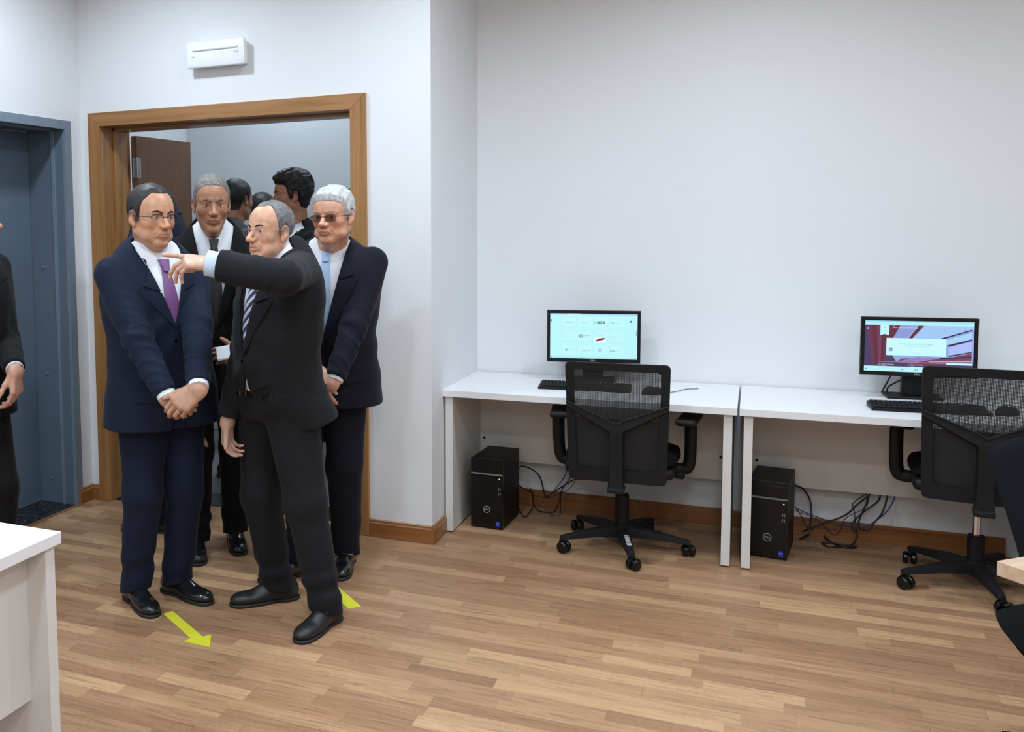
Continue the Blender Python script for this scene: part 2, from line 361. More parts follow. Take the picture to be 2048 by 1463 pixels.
# ------------------------------------------------------------------ desks
TOP = .7125
def make_desk(loc, rz, label, w=1.326, d=.63, group='white office desks'):
    r = empty('desk', loc, rz); tag(r, label, 'desk', group)
    h = w/2
    t = MB(); t.box((-h, 0, TOP-.032), (h, d, TOP)); t.build('desktop', M['white_lam'], r, bevel=.0015)
    for s in (-1, 1):
        p = MB(); x0, x1 = sorted((s*(h-.018), s*(h-.054))); p.box((x0, .018, .008), (x1, d-.01, TOP-.0325)); 
        for y in (.05, d-.05): p.box((x0+.008, y-.015, 0), (x1-.008, y+.015, .0085))
        p.build('end_panel', M['white_edge'], r, bevel=.001)
    p = MB(); p.box((-h+.054, d-.095, .255), (h-.054, d-.077, TOP-.0325)); q = p.build('modesty_panel', M['white_edge'], r)
    for x in (-h+.075, h-.075):
        f = MB(); f.lathe([(.007, d-.0955), (.007, d-.099)], 10, 1, (x, 0, .37)); f.build('fitting', M['black_pl'], r)
    return r
make_desk((-.715, 4.39, 0), 0, 'white desk in the corner beside the wall pier, holding the screen of small logos')
make_desk((.620, 4.39, 0), 0, 'white desk right of the corner desk, holding the screen with a red photo')
make_desk((-1.672-.63, 1.956-.663, 0), -pi/2, 'white desk in the lower left foreground with a bare top', group=None)
# ------------------------------------------------------------------ monitors
def emit_attr():
    m, nt, b = new_mat('lit_screen')
    a = node(nt, 'ShaderNodeVertexColor', layer_name='Col'); nt.links.new(a.outputs[0], b.inputs['Emission Color'])
    b.inputs['Emission Strength'].default_value = 1.0; b.inputs['Base Color'].default_value = (.01, .01, .01, 1); b.inputs['Roughness'].default_value = .3
    return m
M['screen'] = emit_attr()
def srgb(r, g, b): return tuple(((c/255)/12.92 if c/255 <= .04045 else ((c/255+.055)/1.055)**2.4) for c in (r, g, b))
class Screen:
    def __init__(s, W, H): s.W, s.H = W, H; s.v = []; s.f = []; s.c = []; s.k = 0
    def poly(s, pts, col):
        s.k += 1; y = -.00004*s.k; n = len(s.v)
        s.v += [((p[0]-.5)*s.W, y, (.5-p[1])*s.H) for p in pts]; s.f.append(tuple(range(n, n+len(pts)))); s.c.append(srgb(*col))
    def rect(s, x0, y0, x1, y1, col): s.poly([(x0, y0), (x0, y1), (x1, y1), (x1, y0)], col)
    def disc(s, x, y, r, col, r2=None):
        a = s.W/s.H
        P = [(x+r*cos(t*pi/8), y+r*a*sin(t*pi/8)) for t in range(16)]
        if r2 is None: s.poly(P, col)
        else:
            for t in range(16):
                if t in (3, 11): continue
                q0, q1 = t*pi/8, (t+1)*pi/8; s.poly([(x+r*cos(q0), y+r*a*sin(q0)), (x+r*cos(q1), y+r*a*sin(q1)), (x+r2*cos(q1), y+r2*a*sin(q1)), (x+r2*cos(q0), y+r2*a*sin(q0))], col)
    def text(s, txt, x, y, h, col, align='LEFT'):
        vs, fs = text_geo(txt, h*s.H*1.35, align); s.k += 1; yy = -.00004*s.k; n = len(s.v)
        s.v += [((x-.5)*s.W+v.x, yy, (.5-y)*s.H+v.y) for v in vs]; s.f += [tuple(i+n for i in f) for f in fs]; s.c += [srgb(*col)]*len(fs)
    def build(s, parent, loc):
        me = bpy.data.meshes.new('screen'); me.from_pydata(s.v, [], s.f); me.materials.append(M['screen'])
        at_ = me.color_attributes.new('Col', 'FLOAT_COLOR', 'CORNER'); i = 0
        for p, c in zip(me.polygons, s.c):
            for _ in p.vertices: at_.data[i].color = (*c, 1); i += 1
        o = bpy.data.objects.new('screen', me); COL.objects.link(o); o.parent = parent; o.location = loc; return o
def make_monitor(loc, rz, label, zc, W=.452, H=.262):
    r = empty('monitor', loc, rz); tag(r, label, 'computer screen', 'desktop monitors'); z0, z1 = zc-H/2, zc+H/2; f = -.07
    b = MB(); fw = .0155
    b.box((-W/2, f, z0), (W/2, f+.022, z0+fw+.004)).box((-W/2, f, z1-fw), (W/2, f+.022, z1)).box((-W/2, f, z0+fw), (-W/2+fw, f+.022, z1-fw)).box((W/2-fw, f, z0+fw), (W/2, f+.022, z1-fw))
    b.box((-W/2+.004, f+.006, z0+.004), (W/2-.004, f+.03, z1-.004)).box((-.13, f+.03, z0+.03), (.13, f+.052, z1-.04), .008)
    b.build('casing', M['black_pl'], r, bevel=.001)
    n = MB(); n.box((-.048, -.018, .012), (.048, .012, zc), .004); n.build('stand_neck', M['black_pl'], r)
    n = MB(); n.box((-.11, -.055, 0), (.11, .07, .013), .005); n.build('stand_foot', M['black_pl'], r)
    vs, fs = text_geo('DELL', .0105); t = MB(); t.add([(v.x, f-.0004, z0+.010+v.y) for v in vs], fs); t.build('maker_badge', M['print'], r)
    return r, Screen(W-2*fw, H-2*fw-.004), (0, f+.0045, zc+.002)
CYAN = (186, 246, 252)
r1, s, p = make_monitor((-.737, 4.925, TOP), radians(8), 'black framed screen showing a grid of small logos on pale cyan', .945-TOP)
s.rect(0, 0, 1, 1, CYAN); s.rect(0, 0, 1, .028, (150, 205, 240)); s.rect(.2, 0, .35, .026, (215, 250, 255)); s.rect(0, .965, 1, 1, (170, 232, 242))
s.disc(.014, .155, .013, (90, 120, 200)); s.disc(.925, .165, .0115, (25, 60, 190)); s.rect(.985, .36, .992, .47, (110, 150, 170))
for i in range(4):
    for j in range(3):
        x0, y0 = .15+i*.185, .10+j*.305; s.rect(x0, y0, x0+.145, y0+.185, (193, 249, 254))
s.text('CIRS', .175, .195, .032, (70, 150, 120)); s.text('portal', .225, .197, .022, (120, 160, 160))
s.text('research library', .355, .19, .018, (140, 175, 180)); s.text('online journals', .365, .21, .016, (150, 185, 190))
s.rect(.545, .165, .63, .225, (25, 130, 80)); s.text('CABI', .588, .195, .042, (215, 255, 245), 'CENTER'); s.disc(.525, .195, .013, (70, 170, 110), .008)
s.text('Digital', .70, .185, .02, (90, 110, 115)); s.text('Bibliotheque', .715, .212, .024, (70, 90, 95))
s.text('open library', .165, .505, .02, (165, 195, 195))
s.disc(.362, .50, .022, (30, 50, 75), .013); s.disc(.362, .50, .004, (40, 60, 80)); s.text('EconStor', .395, .49, .024, (70, 95, 110)); s.text('archive', .395, .52, .018, (110, 135, 150))
s.rect(.51, .525, .64, .635, (232, 255, 255)); s.text('Emerald', .575, .465, .034, (150, 165, 190), 'CENTER')
s.poly([(.522, .60), (.56, .55), (.62, .53), (.638, .535), (.62, .575), (.57, .595), (.53, .615)], (150, 25, 55)); s.poly([(.522, .60), (.545, .575), (.56, .592), (.53, .615)], (60, 30, 50))
s.text('Directory', .71, .508, .024, (110, 130, 135))
s.disc(.19, .815, .013, (70, 190, 140)); s.text('PubMed', .215, .815, .026, (130, 165, 165)); s.text('science & data', .345, .81, .03, (60, 75, 85)); s.text('reports', .375, .84, .02, (120, 90, 140))
s.rect(.555, .775, .60, .83, (150, 215, 245)); s.rect(.565, .835, .59, .855, (130, 195, 230)); s.text('SAGE', .69, .82, .034, (60, 80, 100)); s.text('publishing', .74, .825, .018, (140, 165, 175))
for x in (.02, .37, .53, .56, .59, .62, .97): s.disc(x, .983, .005, (40, 90, 110))
s.build(r1, p)
r2, s, p = make_monitor((.662, 4.925, TOP), radians(4), 'black framed screen showing a dark red photo with a pale dialog box', .950-TOP, .447, .262)
s.rect(0, 0, 1, 1, (150, 170, 225)); s.rect(0, .0, 1, .09, (178, 238, 248)); s.rect(0, 0, 1, .025, (150, 215, 238))
s.poly([(0, .09), (0, .90), (1, .90), (1, .84), (.6, .78), (.3, .80), (.24, .6), (.24, .09)], (72, 62, 98))
for i, (a, b2) in enumerate([((.015, .05), (.08, .10)), ((.06, .10), (.11, .14)), ((.115, .14), (.135, .165)), ((.155, .19), (.16, .19)), ((.20, .25), (.175, .2))]):
    s.poly([(a[0], .09), (b2[0], .86), (b2[1], .86), (a[1]+.02, .09)], [(110, 50, 75), (95, 42, 66), (120, 60, 84), (88, 40, 62), (104, 52, 80)][i])
for x0, x1 in ((.28, .33), (.50, .55)): s.poly([(x0, .09), (x0+.05, .09), (x1-.13+.05, .40), (x1-.16, .40)], (96, 44, 58))
s.poly([(.33, .09), (.50, .09), (.36, .40), (.25, .40)], (140, 155, 215)); s.poly([(.55, .09), (1, .09), (1, .16), (.70, .34), (.68, .42), (.41, .42)], (160, 200, 245))
s.poly([(.70, .33), (.985, .14), (.985, .165), (.72, .345)], (45, 30, 62)); s.poly([(.76, .46), (.985, .33), (.985, .36), (.78, .485)], (60, 35, 60))
s.poly([(.72, .38), (.985, .20), (.985, .32), (.76, .45)], (165, 212, 250)); s.poly([(.78, .66), (.985, .57), (.985, .59), (.78, .685)], (70, 40, 65))
s.poly([(.78, .49), (.985, .37), (.985, .56), (.78, .65)], (172, 190, 245)); s.poly([(.35, .74), (.78, .70), (.985, .60), (.985, .82), (.5, .86), (.3, .82)], (122, 66, 92))
for k in range(3): s.poly([(.32+k*.06, .80), (.5+k*.08, .70), (.56+k*.1, .70), (.38+k*.06, .80)], (150, 130, 190))
s.poly([(.70, .71), (.985, .66), (.985, .675), (.70, .735)], (52, 30, 50)); s.poly([(.60, .78), (.985, .74), (.985, .77), (.60, .80)], (190, 160, 200))
s.poly([(.145, .085), (.145, .29), (.187, .265), (.228, .29), (.228, .085)], (190, 246, 252)); s.poly([(.175, .14), (.187, .128), (.198, .14)], (50, 60, 80)); s.text('library', .187, .20, .02, (130, 160, 170), 'CENTER')
s.text('Home  About  Journals  Databases', .26, .135, .022, (235, 245, 250)); s.text('Services  Contact', .52, .15, .02, (200, 225, 250))
s.disc(.028, .16, .012, (120, 150, 235)); s.disc(.92, .175, .012, (50, 110, 215), .007)
s.rect(.205, .34, .755, .68, (200, 250, 252)); s.text('for the Academic Search Engine', .48, .45, .032, (150, 170, 160), 'CENTER'); s.text('a free collection of scholarly articles', .48, .495, .022, (170, 190, 185), 'CENTER')
s.rect(.23, .53, .262, .595, (85, 105, 160)); s.poly([(.238, .55), (.238, .57), (.25, .58), (.256, .56)], (215, 240, 250)); s.text('Continue', .48, .635, .022, (160, 185, 180), 'CENTER')
s.rect(.135, .808, .77, .813, (205, 190, 215))
for x in (.16, .43): s.text('Digital Collections', x, .858, .022, (225, 225, 240)); s.text('e-books', x, .885, .018, (200, 205, 230)); s.disc(x-.015, .865, .008, (190, 190, 215), .005)
s.rect(.76, .795, .99, .835, (190, 246, 252)); s.rect(0, .90, 1, 1, (185, 243, 250))
for x in (.02, .36, .48, .5): s.disc(x, .955, .005, (40, 70, 90))
s.build(r2, p)
# cables hanging behind the right monitor
mb = MB(); mb.tube(bez([(.655, 4.99, .90), (.60, 5.0, .83), (.567, 4.99, .765), (.55, 5.01, .7165)]), .0035); mb.tube(bez([(.66, 4.99, .80), (.61, 4.985, .775), (.575, 5.0, .745), (.57, 5.01, .7165)]), .0035)
o = mb.build('monitor_cable', M['cable'], smooth=True); tag(o, 'pair of black cables looping down behind the right hand screen', 'cable')
# ------------------------------------------------------------------ keyboards, mice
def make_keyboard(x, y, rz, label):
    r = empty('keyboard', (x, y, TOP), rz); tag(r, label, 'keyboard', 'black keyboards')
    W, D = .43, .132
    b = MB(); b.prism([(-D/2, 0.0), (D/2, 0), (D/2, .022), (-D/2, .012)], 0, -W/2, W/2); b.build('case', M['black_pl'], r, bevel=.002)
    k = MB(); rows = 6
    for j in range(rows):
        yy = D/2-.016-j*.0195; z = .0125+(yy+D/2)/D*.0095; xs = -W/2+.010
        lay = [.0165]*21 if j < 5 else [.022, .018, .02, .10, .02, .018, .018, .022]+[.0165]*7
        for i, wd in enumerate(lay):
            if xs+wd > W/2-.008: break
            k.box((xs, yy-.008, z), (xs+wd-.002, yy+.0075, z+.006)); xs += wd+(.012 if i in (14, 17) and j < 5 else .0016)
    k.build('keys', M['black_soft'], r)
def make_mouse(x, y, rz, label):
    r = empty('mouse', (x, y, TOP), rz); tag(r, label, 'mouse', 'black computer mice')
    vs, fs = [], []; n, mm = 20, 10
    for i in range(mm+1):
        t = i/mm; rr = sin((1-t)*pi/2)**.6; z = .001+.034*sin(t*pi/2)
        for j in range(n):
            a = 2*pi*j/n; vs.append((.031*rr*cos(a), .056*rr*sin(a), z*(1-.12*sin(a))))
    for i in range(mm):
        for j in range(n): fs.append((i*n+j, i*n+(j+1) % n, (i+1)*n+(j+1) % n, (i+1)*n+j))
    fs.append(tuple(range(n-1, -1, -1)))
    b = MB(); b.add(vs, fs); b.build('shell', M['black_pl'], r, smooth=True)
    b = MB(); b.tube(bez([(0, .054, .006), (.005, .10, .004), (-.02, .16, .003), (-.05, .22, .003), (-.04, .28, .003)]), .0016, 6); b.build('cord', M['cable'], r, smooth=True)
    b = MB(); b.lathe([(.008, -.003), (.008, .003)], 12, 0, (0, .028, .028)); b.build('wheel', M['grey_pl'], r)
make_keyboard(-.735, 4.66, radians(4), 'black keyboard on the corner desk under the logo screen')
make_keyboard(.675, 4.615, radians(4), 'black keyboard on the right hand desk under the photo screen')
make_mouse(-.42, 4.62, radians(-50), 'black mouse on the corner desk, seen through the chair mesh')
make_mouse(.955, 4.63, radians(-50), 'black mouse on the right hand desk, seen through the chair mesh')
# ------------------------------------------------------------------ computer towers
def make_tower(x, y, rz, label):
    r = empty('computer_tower', (x, y, 0), rz); tag(r, label, 'computer', 'black computer towers'); W, D, H = .164, .29, .352
    b = MB(); b.box((-W/2, .012, .006), (W/2, D, H)); 
    for sx in (-1, 1):
        for yy in (.04, D-.04): b.box((sx*.06-.012, yy-.012, 0), (sx*.06+.012, yy+.012, .0065))
    b.build('case', M['black_pl'], r, bevel=.002)
    b = MB(); b.box((-W/2, 0, .006), (W/2, .0125, H-.078)).box((-W/2, .003, H-.078), (W/2, .0125, H-.07)).box((-W/2, 0, H-.068), (W/2, .0125, H)).box((-W/2+.01, -.001, H-.02), (W/2-.004, .002, H-.018))
    b.build('front_panel', M['black_gloss'], r, bevel=.0012)
    b = MB(); b.box((-W/2+.001, -.0008, H-.079), (W/2-.001, .004, H-.0715)); b.build('trim_strip', M['grey_pl'], r)
    b = MB(); b.lathe([(.0022, 0), (.0022, -.0015)], 10, 1, (W/2-.018, 0, H-.095)); b.build('power_light', mat('power_led', (.8, .8, .8), .4, emit=(1, 1, 1), estr=2), r)
    for k in range(4):
        b = MB(); cx_, cz = W/2-.022+(k % 2)*.008, H-.145-(k//2)*.024; b.box((cx_-.002, -.0008, cz-.007), (cx_+.002, .001, cz+.007)); b.build('usb_port', M['grey_pl'], r)
    b = MB(); P = [(.0165*cos(t*pi/16), .0165*sin(t*pi/16)) for t in range(32)]; cx_, cz = .0, .098
    b.tube([(cx_+p[0], -.0004, cz+p[1]) for p in P], .0011, 6, closed=True)
    vs, fs = text_geo('DELL', .0115); b.add([(cx_+v.x, -.0007, cz+v.y) for v in vs], fs); b.build('maker_badge', M['print'], r)
    b = MB(); b.box((W/2-.036, -.0006, .018), (W/2-.016, .001, .042)); st = b.build('sticker', mat('blue_sticker', (.02, .05, .55), .4), r)
    vs, fs = text_geo('intel', .0075); b = MB(); b.add([(W/2-.026+v.x, -.0009, .032+v.y) for v in vs], fs); b.build('lettering', mat('sticker_white', (.8, .85, .95), .5), st)
    return r
make_tower(-1.187, 4.535, radians(-3), 'black computer tower on the floor under the corner desk, beside the left end panel')
make_tower(.080, 4.60, radians(-7), 'black computer tower on the floor under the right hand desk')
def cables(name_label, specs, grp):
    for (pts, rad, mt, lab) in specs:
        o = MB().tube(bez(pts), rad, 8).build('cable', mt, smooth=True); tag(o, lab, 'cable', grp)
C_, B_ = M['cable'], M['blue_cable']
def w(x, y, Y): v = at(x, y, Y); return (v.x, v.y, max(v.z, .006))
bk = 4.835
cables('', [
 ([w(1028, 940, bk), w(1048, 932, 4.9), w(1078, 950, 4.92), w(1090, 990, 4.9), w(1098, 990, 4.93), w(1125, 972, 4.94), w(1150, 958, 4.95), w(1175, 955, 4.94), w(1190, 920, 4.965)], .0038, C_, 'thick black cable arching up behind the left computer tower'),
 ([w(1028, 962, bk), w(1045, 975, 4.88), w(1063, 985, 4.9), (ground(1068, 1012).x, ground(1068, 1012).y, .006), (ground(1080, 1024).x, ground(1080, 1024).y, .006), (ground(1106, 1026).x, ground(1106, 1026).y, .006), w(1117, 1005, 4.9), w(1123, 980, 4.94), w(1140, 955, 4.95), w(1150, 930, 4.965)], .003, C_, 'black cable drooping to the floor in a loop right of the left computer tower'),
 ([w(1028, 968, bk), w(1050, 978, 4.9), w(1075, 992, 4.93), w(1100, 994, 4.94), w(1125, 984, 4.95), w(1145, 970, 4.96), w(1160, 930, 4.965)], .002, C_, 'thin black cable strung above the baseboard behind the left computer tower'),
 ([w(1105, 985, 4.93), w(1112, 975, 4.95), w(1124, 960, 4.96), w(1134, 940, 4.965), w(1136, 920, 4.965)], .0025, B_, 'thin blue cable rising behind the left chair'),
 ([(ground(1031, 1008).x, ground(1031, 1008).y, .03), w(1036, 1012, 4.9), (ground(1048, 1035).x, ground(1048, 1035).y, .006), w(1058, 1025, 4.82), w(1066, 1010, 4.86), w(1067, 990, 4.9), w(1060, 975, 4.9)], .003, C_, 'black cable dipping to the floor close behind the left computer tower'),
 ([w(1122, 985, 4.95), w(1121, 1010, 4.92), (ground(1119, 1032).x, ground(1119, 1032).y, .006), (ground(1100, 1031).x, ground(1100, 1031).y, .006)], .0018, C_, 'hair thin black cable dropping straight to the floor behind the left chair'),
], 'cables under the corner desk')
bk = 4.905
def g(x, y): v = ground(x, y); return (v.x, v.y, .0065)
cables('', [
 ([w(1590, 970, bk), w(1607, 978, 4.93), w(1620, 1000, 4.94), w(1623, 1030, 4.92), w(1618, 1055, 4.88), w(1608, 1061, 4.9), w(1650, 1045, 4.93), w(1690, 1030, 4.95), w(1715, 1008, 4.955), w(1742, 985, 4.96), w(1750, 960, 4.965)], .0042, C_, 'thick black cable falling behind the right computer tower and climbing back to the desk'),
 ([w(1590, 1015, bk), w(1620, 1028, 4.93), w(1660, 1042, 4.95), w(1700, 1051, 4.96), w(1730, 1052, 4.96), w(1755, 1038, 4.96), w(1775, 1020, 4.962), w(1789, 995, 4.965), w(1794, 965, 4.965)], .0028, B_, 'blue network cable sagging across the wall right of the right computer tower'),
 ([w(1590, 1012, bk), w(1605, 1035, 4.9), w(1616, 1055, 4.9), g(1640, 1063), g(1668, 1074), g(1711, 1077), w(1712, 1055, 4.9), w(1708, 1020, 4.95), w(1707, 1005, 4.96), w(1736, 985, 4.965)], .0022, C_, 'thin black cable wandering from the right tower to the floor and up to the desk'),
 ([g(1600, 1080), g(1635, 1064), g(1652, 1078), g(1665, 1088), g(1690, 1097), g(1712, 1096), g(1680, 1090), g(1645, 1087), g(1660, 1096), g(1700, 1094), w(1714, 1070, 4.93), w(1703, 1050, 4.95), w(1725, 1025, 4.96), w(1757, 1000, 4.965), w(1760, 975, 4.965)], .0042, C_, 'thick black cable coiled on the floor under the right hand desk'),
 ([w(1775, 975, 4.965), w(1774, 995, 4.96), w(1764, 1025, 4.95), w(1748, 1045, 4.94), w(1735, 1060, 4.93), w(1720, 1055, 4.93), w(1718, 1040, 4.94), w(1735, 1000, 4.96), w(1742, 970, 4.965)], .0038, C_, 'black cable hanging in a deep U below the right hand desk'),
 ([w(1590, 1020, bk), w(1630, 1036, 4.94), w(1652, 1056, 4.95), w(1670, 1070, 4.93), w(1683, 1055, 4.95), w(1692, 1035, 4.955), w(1732, 1012, 4.96), w(1738, 975, 4.965)], .0018, C_, 'thin black cable dipping in a V across the baseboard by the right computer tower'),
], 'cables under the right hand desk')
# ------------------------------------------------------------------ chairs
def mesh_fabric():
    m, nt, b = new_mat('open_mesh_fabric')
    tc = node(nt, 'ShaderNodeTexCoord'); s = node(nt, 'ShaderNodeSeparateXYZ'); nt.links.new(tc.outputs['Object'], s.inputs[0])
    hx = math_n(nt, 'LESS_THAN', math_n(nt, 'ABSOLUTE', math_n(nt, 'SUBTRACT', math_n(nt, 'FRACT', math_n(nt, 'MULTIPLY', s.outputs[0], 210)), .5)), .215)
    hz = math_n(nt, 'LESS_THAN', math_n(nt, 'ABSOLUTE', math_n(nt, 'SUBTRACT', math_n(nt, 'FRACT', math_n(nt, 'MULTIPLY', s.outputs[2], 210)), .5)), .215)
    hole = math_n(nt, 'MULTIPLY', hx, hz)
    nt.links.new(math_n(nt, 'SUBTRACT', 1, hole), b.inputs['Alpha'])
    b.inputs['Base Color'].default_value = (.012, .012, .012, 1); b.inputs['Roughness'].default_value = .8
    return m
M['mesh'] = mesh_fabric()
M['seat_fab'] = mat('black_seat_fabric', (.006, .006, .007), 1, bump=.3, bscale=900, spec=.08)
M['lumbar'] = mat('dense_black_mesh', (.009, .009, .010), .75, bump=.3, bscale=900)
def caster():
    b = MB()
    for sx in (-1, 1):
        b.lathe([(.006, sx*.004), (.022, sx*.004), (.0265, sx*.009), (.0265, sx*.021), (.021, sx*.027), (.006, sx*.028)] , 18, 0, (0, .012, .0265))
    return b
def star_base(r, a0, sticker=False):
    hub = MB(); hub.lathe([(.03, .055), (.046, .06), (.048, .10), (.034, .112), (.034, .118)], 24); hub.build('hub', M['black_pl'], r, smooth=True)
    for k in range(5):
        a = radians(a0+72*k); d = Vector((cos(a), sin(a), 0)); s_ = Vector((-sin(a), cos(a), 0))
        vs = []
        sec = [(.035, .105, .062, .030), (.12, .102, .066, .027), (.22, .088, .063, .021), (.285, .078, .058, .017), (.30, .074, .058, .014)]
        for (rr, zt, zb, hw) in sec:
            for (u_, z_) in ((-hw, zb), (hw, zb), (hw*.8, zt), (-hw*.8, zt)): vs.append(d*rr+s_*u_+Vector((0, 0, z_)))
        fs = [(0, 3, 2, 1), (16, 17, 18, 19)]+[(i*4+j, i*4+(j+1) % 4, i*4+4+(j+1) % 4, i*4+4+j) for i in range(4) for j in range(4)]
        b = MB(); b.add(vs, fs); leg = b.build('leg', M['black_soft'], r, bevel=.003)
        if sticker and k == 4:
            pts = [(.13, .1005), (.15, .0985), (.17, .0955), (.19, .0925), (.21, .0895), (.235, .0865)]
            st = MB(); 
            for q, (rr, z_) in enumerate(pts[:-1]):
                A = d*(rr)+Vector((0, 0, z_+.003)); B = d*(pts[q+1][0]-.006)+Vector((0, 0, pts[q+1][1]+.003)); st.add([A+s_*.011, A-s_*.011, B-s_*.009, B+s_*.009], [(0, 1, 2, 3)])
            st.build('safety_sticker', M['print'], leg)
        c = caster(); c.tube([(0, 0, .05), (0, 0, .075)], .006); c.box((-.006, -.012, .03), (.006, .02, .056), .003)
        o = c.build('caster', M['black_gloss'], r, smooth=True); p = d*.295; o.location = (p.x, p.y, 0); o.rotation_euler = (0, 0, radians(k*77+a0+20))
def rounded(w0, w1, z0, z1, rad, n=6):
    """closed outline: half width w0 at z0 (bottom), w1 at z1 (top)"""
    P = []
    for (cx_, cz, a0) in ((w1-rad, z1-rad, 0), (-w1+rad, z1-rad, 90), (-w0+rad, z0+rad, 180), (w0-rad, z0+rad, 270)):
        for k in range(n+1): a = radians(a0+90*k/n); P.append((cx_+rad*cos(a), cz+rad*sin(a)))
    return P
def back_y(x, z):                       # where the back surface lies: leans away, hollow across
    return -.245-.10*(z-.45)-.16*(z-.62)**2*0+.30*x*x*.9
def make_chair(loc, rz, label, a0, sticker=False, gas=0, raise_=0):
    r = empty('office_chair', loc, rz); tag(r, label, 'chair', 'black mesh back office chairs'); star_base(r, a0, sticker)
    zs = raise_
    b = MB(); b.lathe([(.031, .11), (.031, .255-raise_*1.2), (.026, .26-raise_*1.2)], 20); b.build('column_sleeve', M['black_pl'], r, smooth=True)
    b = MB(); b.lathe([(.0145, .2), (.0145, .40+zs)], 20); b.build('gas_column', M['chrome'], r, smooth=True)
    b = MB(); b.box((-.06, -.10, .375+zs), (.06, .10, .42+zs), .008); b.tube([(.05, .02, .392+zs), (.20, .02, .385+zs), (.235, .015, .372+zs)], .006); b.lathe([(.006, .2), (.02, .235), (.021, .262), (.012, .27)], 14, 0, (0, .015, .368+zs)); b.build('mechanism', M['black_pl'], r, smooth=True)
    # seat
    b = MB(); nx, ny = 32, 32; vs = []; fs = []
    for sgn in (1, -1):
        for i in range(nx+1):
            for j in range(ny+1):
                u_ = i/nx*2-1; v_ = j/ny*2-1; q = max(0, 1-(abs(u_)**5+abs(v_)**5))**.5 if abs(u_) < 1 and abs(v_) < 1 else 0
                e = (1-.10*(u_*u_*v_*v_)); x = .25*u_*e; y = .235*v_*e+.015
                z = .455+zs+(.034*q-.012*v_**4*(v_ > 0)-.008*(1-u_*u_)*(1-v_*v_) if sgn > 0 else -.026*q**.6)
                vs.append((x, y, z))
    N = (nx+1)*(ny+1)
    for i in range(nx):
        for j in range(ny):
            a = i*(ny+1)+j; fs.append((a, a+ny+1, a+ny+2, a+1)); fs.append((N+a, N+a+1, N+a+ny+2, N+a+ny+1))
    b.add(vs, fs); b.build('seat', M['seat_fab'], r, smooth=True, sharp=60)
    o = MB(); o.box((-.235, -.20, .385+zs), (.235, .21, .44+zs), .024); o.build('seat_pan', M['black_pl'], r, smooth=True, sharp=50)
    # back frame: ring with wide plastic lower part
    def ring(outer, inner, t, name, mt):
        n = len(outer); vs = []; 
        for P, dy in ((outer, 0), (outer, t), (inner, t), (inner, 0)):
            for (x, z) in P: vs.append((x, back_y(x, z)-dy, z+zs))
        fs = []
        for q in range(4):
            for k in range(n): fs.append((q*n+k, q*n+(k+1) % n, ((q+1) % 4)*n+(k+1) % n, ((q+1) % 4)*n+k))
        o = MB(); o.add(vs, fs); return o.build(name, mt, r, smooth=True)
    def dens(P, k=4):
        out = []
        for i in range(len(P)):
            a, b_ = P[i], P[(i+1) % len(P)]; L = math.hypot(a[0]-b_[0], a[1]-b_[1]); m_ = max(1, int(L/.03))
            for q in range(m_): out.append((a[0]+(b_[0]-a[0])*q/m_, a[1]+(b_[1]-a[1])*q/m_))
        return out
    zt = .91-0; out = dens(rounded(.207, .219, .375, zt, .022))
    # inner outline by pulling towards the middle
    def pull(P, side, top, bot):
        R_ = []
        for (x, z) in P:
            hw = .205+(.219-.205)*(z-.375)/(zt-.375); fx = (hw-side)/hw; fz0, fz1 = .375+bot, zt-top
            R_.append((x*fx, fz0+(z-.375)/(zt-.375)*(fz1-fz0)))
        return R_
    ring(out, pull(out, .036, .034, .06), .018, 'back_frame', M['black_soft'])
    def panel(x1, z0, z1, y_off, name, mt, nx=8, nz=10, hole=None):
        vs = []; fs = []
        for i in range(nx+1):
            for j in range(nz+1): x = -x1+2*x1*i/nx; z = z0+(z1-z0)*j/nz; vs.append((x, back_y(x, z)+y_off, z+zs))
        for i in range(nx):
            for j in range(nz): a = i*(nz+1)+j; fs.append((a, a+nz+1, a+nz+2, a+1))
        o = MB(); o.add(vs, fs); return o.build(name, mt, r, smooth=True)
    panel(.19, .66, .885, -.008, 'mesh_panel', M['mesh'])
    panel(.19, .42, .66, -.006, 'lumbar_panel', M['lumbar'])
    # V shaped brace with a spine going down to the mechanism
    for s_ in (-1, 1):
        vs = []; L = 10
        for k in range(L+1):
            t = k/L; x = s_*(.213-.213*t); z = .725-.085*t-.03*(t > .8)*(t-.8)
            th = .012
            for (dz, dy) in ((.004, .018), (.008, .034+.01*t), (-.012-.03*t, .034+.012*t), (-.02-.035*t, .018)): vs.append((x, back_y(x, z)-dy, z+dz+zs))
        fs = [(0, 3, 2, 1), (L*4, L*4+1, L*4+2, L*4+3)]+[(i*4+j, i*4+(j+1) % 4, i*4+4+(j+1) % 4, i*4+4+j) for i in range(L) for j in range(4)]
        o = MB(); o.add(vs, fs); o.tube([tuple(Vector(vs[q*4+1])+Vector((0, -.001, .001))) for q in range(L+1)], .0042, 8); o.build('back_brace', M['black_soft'], r, smooth=True)
    vs = []; L = 12
    for k in range(L+1):
        t = k/L; z = .615-.28*t; y0 = back_y(0, max(z, .44))-.018+(.0 if z > .44 else 0); hw = .036-.004*sin(t*pi); 
        vs += [(-hw, y0, z+zs), (hw, y0, z+zs), (hw*.8, y0-.03, z+zs), (-hw*.8, y0-.03, z+zs)]
    fs = [(0, 3, 2, 1), (L*4, L*4+1, L*4+2, L*4+3)]+[(i*4+j, i*4+(j+1) % 4, i*4+4+(j+1) % 4, i*4+4+j) for i in range(L) for j in range(4)]
    o = MB(); o.add(vs, fs); o.box((-.035, -.30, .335+zs), (.035, -.22, .36+zs), .006).box((-.03, -.26, .365+zs), (.03, -.09, .395+zs), .006); o.build('back_spine', M['black_soft'], r, smooth=True)
